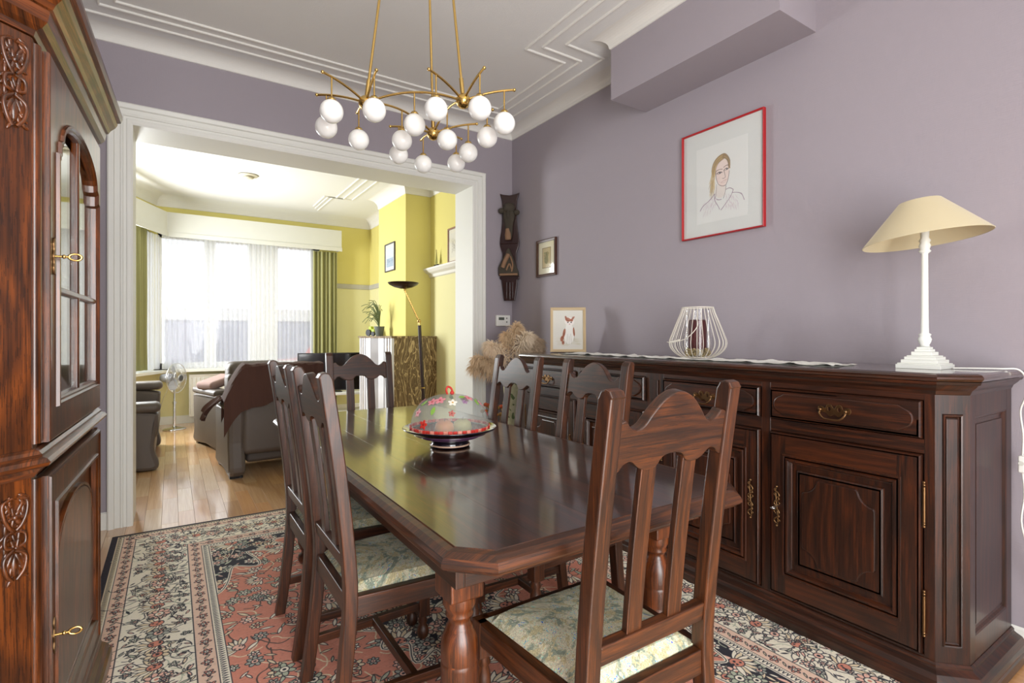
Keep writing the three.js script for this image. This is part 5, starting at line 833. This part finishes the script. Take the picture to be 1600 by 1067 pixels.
{ // marble fireplace
  const t = thing('marble_fireplace', 'tall fireplace of brown veined marble with white striped front', 'fireplace', [0, 0, 0]);
  const mt = pixelTex(512, 512, (u, v) => { const w = pn(u, v, 9, 5, 2) * 0.5 + pn(u, v, 30, 12, 6) * 0.35, a = Math.abs(pn(u + w * 0.06, v, 26, 8, 11)), b = Math.abs(pn(u + w * 0.05, v, 60, 26, 15)); return mixc(mixc([110, 86, 56], [84, 62, 40], 0.5 + w), [202, 178, 134], (a < 0.06 ? 0.9 : 0) + (b < 0.06 ? 0.55 : 0) + Math.max(0, w) * 0.5); });
  const brown = Ph({ map: scaled(mt, 0.7, 1.2), roughness: 0.3, clearcoat: 0.4 }), wm = Ph({ color: 0xe2e2e6, roughness: 0.25, clearcoat: 0.4 }), gm = Ph({ color: 0xa09c9c, roughness: 0.3, clearcoat: 0.4 });
  const x0 = 2.166, z0 = -5.9, z1 = -7.2;
  obj('side_slab', span(x0 + 0.03, XR2 - 0.002, 0.02, 1.195, z0 - 0.03, z0), brown, t);
  obj('mantel_top', span(x0 - 0.005, 2.41, 1.175, 1.2, z1, z0 + 0.006, 0.003), brown, t, { axis: 'z' });
  obj('mantel_return', span(2.41, XR2 - 0.002, 1.18, 1.2, -6.078, z0 + 0.006, 0.002), brown, t, { axis: 'x' });
  obj('core', [span(x0 + 0.035, 2.41, 0, 1.17, z1 + 0.01, z0 - 0.03)], S({ color: 0x6a5a48, roughness: 0.8 }), t);
  let z = z0; const bands = [[0.05, wm], [0.035, brown], [0.05, wm], [0.04, brown], [0.06, wm], [0.04, gm], [0.2, wm], [0.3, gm], [0.2, wm], [0.04, gm], [0.06, wm], [0.04, brown], [0.05, wm], [0.035, brown], [0.05, wm]];
  bands.forEach(([w, m], k) => { obj('front_slab', span(x0 + (k % 2 ? 0.008 : 0), x0 + 0.035, 0, 1.174, z - w + 0.001, z - 0.001, 0.002), m, t); z -= w; });
  // plant on the mantel
  const p = thing('potted_plant', 'spiky green plant in a grey pot on the fireplace mantel', 'plant', [2.265, 1.2, -6.62]);
  obj('pot', lathe([[0.0001, 0], [0.045, 0], [0.066, 0.12], [0.07, 0.125], [0.062, 0.125], [0.05, 0.06]], 28), S({ color: 0x6a7068, roughness: 0.7 }), p);
  const lm = S({ color: 0x75825a, roughness: 0.7 });
  for (let k = 0; k < 38; k++) { const a = rr(0.25, 0.75) * 6.28 + (k % 3 ? 0 : rr(-0.9, 0.9)), R = rr(0.06, 0.26) * (Math.cos(rr(0, 1))), h = rr(0.12, 0.34), dr = rr(0.0, 0.1) * R * 4; obj('leaf', tube([[0, 0.11, 0], [R * 0.35 * Math.cos(a), 0.11 + h * 0.75, R * 0.35 * Math.sin(a)], [R * 0.75 * Math.cos(a), 0.11 + h, R * 0.75 * Math.sin(a)], [R * 1.1 * Math.cos(a), 0.11 + h - dr, R * 1.1 * Math.sin(a)]], 0.004, 14, 5), lm, p); }
  const b = thing('mantel_ornament', 'small dark ornament with a yellow green top on the mantel beside the plant', 'ornament', [2.27, 1.2, -6.9], 0.4);
  obj('body', [rb(0.06, 0.05, 0.12, 0, 0.07, 0, 0.01), rb(0.05, 0.04, 0.05, 0, 0.11, -0.03, 0.006)], S({ color: 0xa8b82c, roughness: 0.4 }), b);
  for (const [x, zz, r] of [[-0.04, -0.04, 0.045], [0.04, -0.04, 0.045], [-0.04, 0.05, 0.03], [0.04, 0.05, 0.03]]) obj('round_foot', new THREE.CylinderGeometry(r, r, 0.02, 20).rotateZ(PI / 2).translate(x, r, zz), black, b);
}
{ // reading floor lamp
  const t = thing('floor_lamp', 'dark wood and brass floor lamp with a shallow bowl shade', 'lamp', [2.2, 0, -4.98]);
  const dk = S({ color: 0x2c1812, roughness: 0.35 });
  obj('base', lathe([[0.0001, 0], [0.14, 0], [0.14, 0.015], [0.03, 0.035], [0.0001, 0.035]], 40), dk, t);
  obj('pole', [rod([0, 0.03, 0], [-0.085, 1.31, 0.02], 0.019, 0.017, 14)], dk, t, { label: 'dark wooden pole' });
  obj('pole_band', [rod([-0.043, 0.665, 0.0101], [-0.0438, 0.677, 0.0103], 0.021), rod([-0.085, 1.305, 0.02], [-0.087, 1.35, 0.02], 0.013), ball(0.02, -0.087, 1.352, 0.02)], brass, t);
  obj('arm', [rod([-0.087, 1.35, 0.02], [-0.235, 1.665, 0.0], 0.0085), rod([-0.099, 1.35, 0.03], [-0.245, 1.66, 0.012], 0.004), ball(0.016, -0.235, 1.67, 0)], brass, t);
  obj('bowl_shade', lathe([[0.0001, 1.675], [0.03, 1.675], [0.09, 1.69], [0.14, 1.715], [0.155, 1.735], [0.15, 1.737], [0.09, 1.702], [0.0001, 1.69]], 40).translate(-0.25, 0, 0), S({ color: 0x2a1a14, roughness: 0.25, metalness: 0.3 }), t);
}
const blueArt = canvas(128, 128, (c) => { c.fillStyle = '#c6d0d6'; c.fillRect(0, 0, 128, 128); c.fillStyle = '#8ea2b4'; c.fillRect(0, 70, 128, 58); c.fillStyle = '#6c8090'; for (let k = 0; k < 20; k++) c.fillRect(rnd() * 120, 66 + rnd() * 40, rr(4, 24), 4); });
const greyArt = canvas(128, 160, (c) => { c.fillStyle = '#d6d2c4'; c.fillRect(0, 0, 128, 160); c.strokeStyle = '#8a8274'; for (let k = 0; k < 40; k++) { c.beginPath(); c.moveTo(rr(20, 108), rr(30, 140)); c.lineTo(rr(20, 108), rr(30, 140)); c.stroke(); } });
{
  const a = thing('small_picture', 'small square pale blue picture in a dark frame on the yellow chimney breast', 'picture', [2.411, 2.235, -6.61], -PI / 2);
  picture(a, 0.36, 0.37, 0.014, 0.018, S({ color: 0x4a4440, roughness: 0.5 }), paper, 0.25, 0.25, 0, 0, blueArt);
  const b = thing('ledge_picture', 'pale picture in a brown frame standing on the white alcove ledge', 'picture', [2.7, 2.04 + 0.2, -5.32], -PI / 2);
  picture(b, 0.3, 0.4, 0.018, 0.02, S({ color: 0x8a6248, roughness: 0.5 }), S({ color: 0xdcd6c4, roughness: 0.8 }), 0.2, 0.28, 0, 0, greyArt);
  const c = thing('ledge_ornament', 'small thin triangular ornament standing on the white alcove ledge', 'ornament', [2.695, 2.04, -5.8]);
  obj('base', slab([[-0.05, 0.03], [0.05, 0.03], [0.035, 0], [-0.035, 0]].reverse(), 0.03, 0.004).rotateY(PI / 2).translate(-0.015, 0, 0), black, c); obj('triangle_panel', slab([[-0.03, 0.04], [0.04, 0.04], [0, 0.2]], 0.004, 0.001).rotateY(PI / 2), S({ color: 0x8a8a3a, roughness: 0.7 }), c); obj('upright_rod', rod([0, 0.03, 0], [0, 0.21, 0], 0.003), oakLeg, c);
  const d = thing('smoke_detector', 'round cream smoke detector on the living room ceiling', 'detector', [0.76, CE, -6.85]);
  obj('housing', lathe([[0.0001, -0.05], [0.04, -0.05], [0.05, -0.04], [0.06, -0.02], [0.1, -0.016], [0.11, 0], [0.0001, 0]], 36), S({ color: 0xd6d0bc, roughness: 0.5 }), d); obj('vent_ring', new THREE.TorusGeometry(0.056, 0.004, 8, 36).rotateX(PI / 2).translate(0, -0.03, 0), S({ color: 0xa8a290, roughness: 0.6 }), d);
}
// ================= STREET OUTSIDE =================
{
  struct('street_ground', span(-14, 16, -0.6, -0.4, -30, -8.8), S({ color: 0xa0a0a0, roughness: 0.95 }));
  const h = thing('house_facade', 'pale building with a grey lower part seen through the bay window', 'building', [0, 0, -19]);
  obj('upper_wall', span(-12, 14, 2.1, 8, -0.3, 0), S({ color: 0xf2f0ec, roughness: 0.9 }), h); obj('lower_wall', span(-12, 14, -0.45, 1.7, -0.3, 0), S({ color: 0x84848e, roughness: 0.9 }), h); obj('stone_band', span(-12, 14, 1.7, 2.1, -0.3, 0.06), S({ color: 0xc8c4b8, roughness: 0.9 }), h);
  for (const x of [-3.5, -1.2, 1.4, 2.6, 5.2]) obj('lower_window', span(x - 0.4, x + 0.4, 0, 1.5, -0.02, 0.02), S({ color: 0x5c6070, roughness: 0.3 }), h);
  const c = thing('parked_car', 'red car seen low through the sheer curtain of the bay window', 'car', [3.9, -0.4, -15.2]);
  const red = S({ color: 0xd0201c, roughness: 0.3 });
  obj('body', slab(spline([[-2, 0.25], [-2.05, 0.7], [-1.6, 0.92], [-0.8, 1.0], [-0.3, 1.42], [1.0, 1.45], [1.7, 1.0], [2.05, 0.85], [2.0, 0.25], [0, 0.22]], 80, true), 1.6, 0.08).translate(0, 0, -0.8), red, c);
  for (const x of [-1.25, 1.25]) for (const z of [-0.72, 0.72]) obj('wheel', new THREE.CylinderGeometry(0.32, 0.32, 0.2, 24).rotateX(PI / 2).translate(x, 0.32, z), black, c);
}
renderer.render(scene, camera);
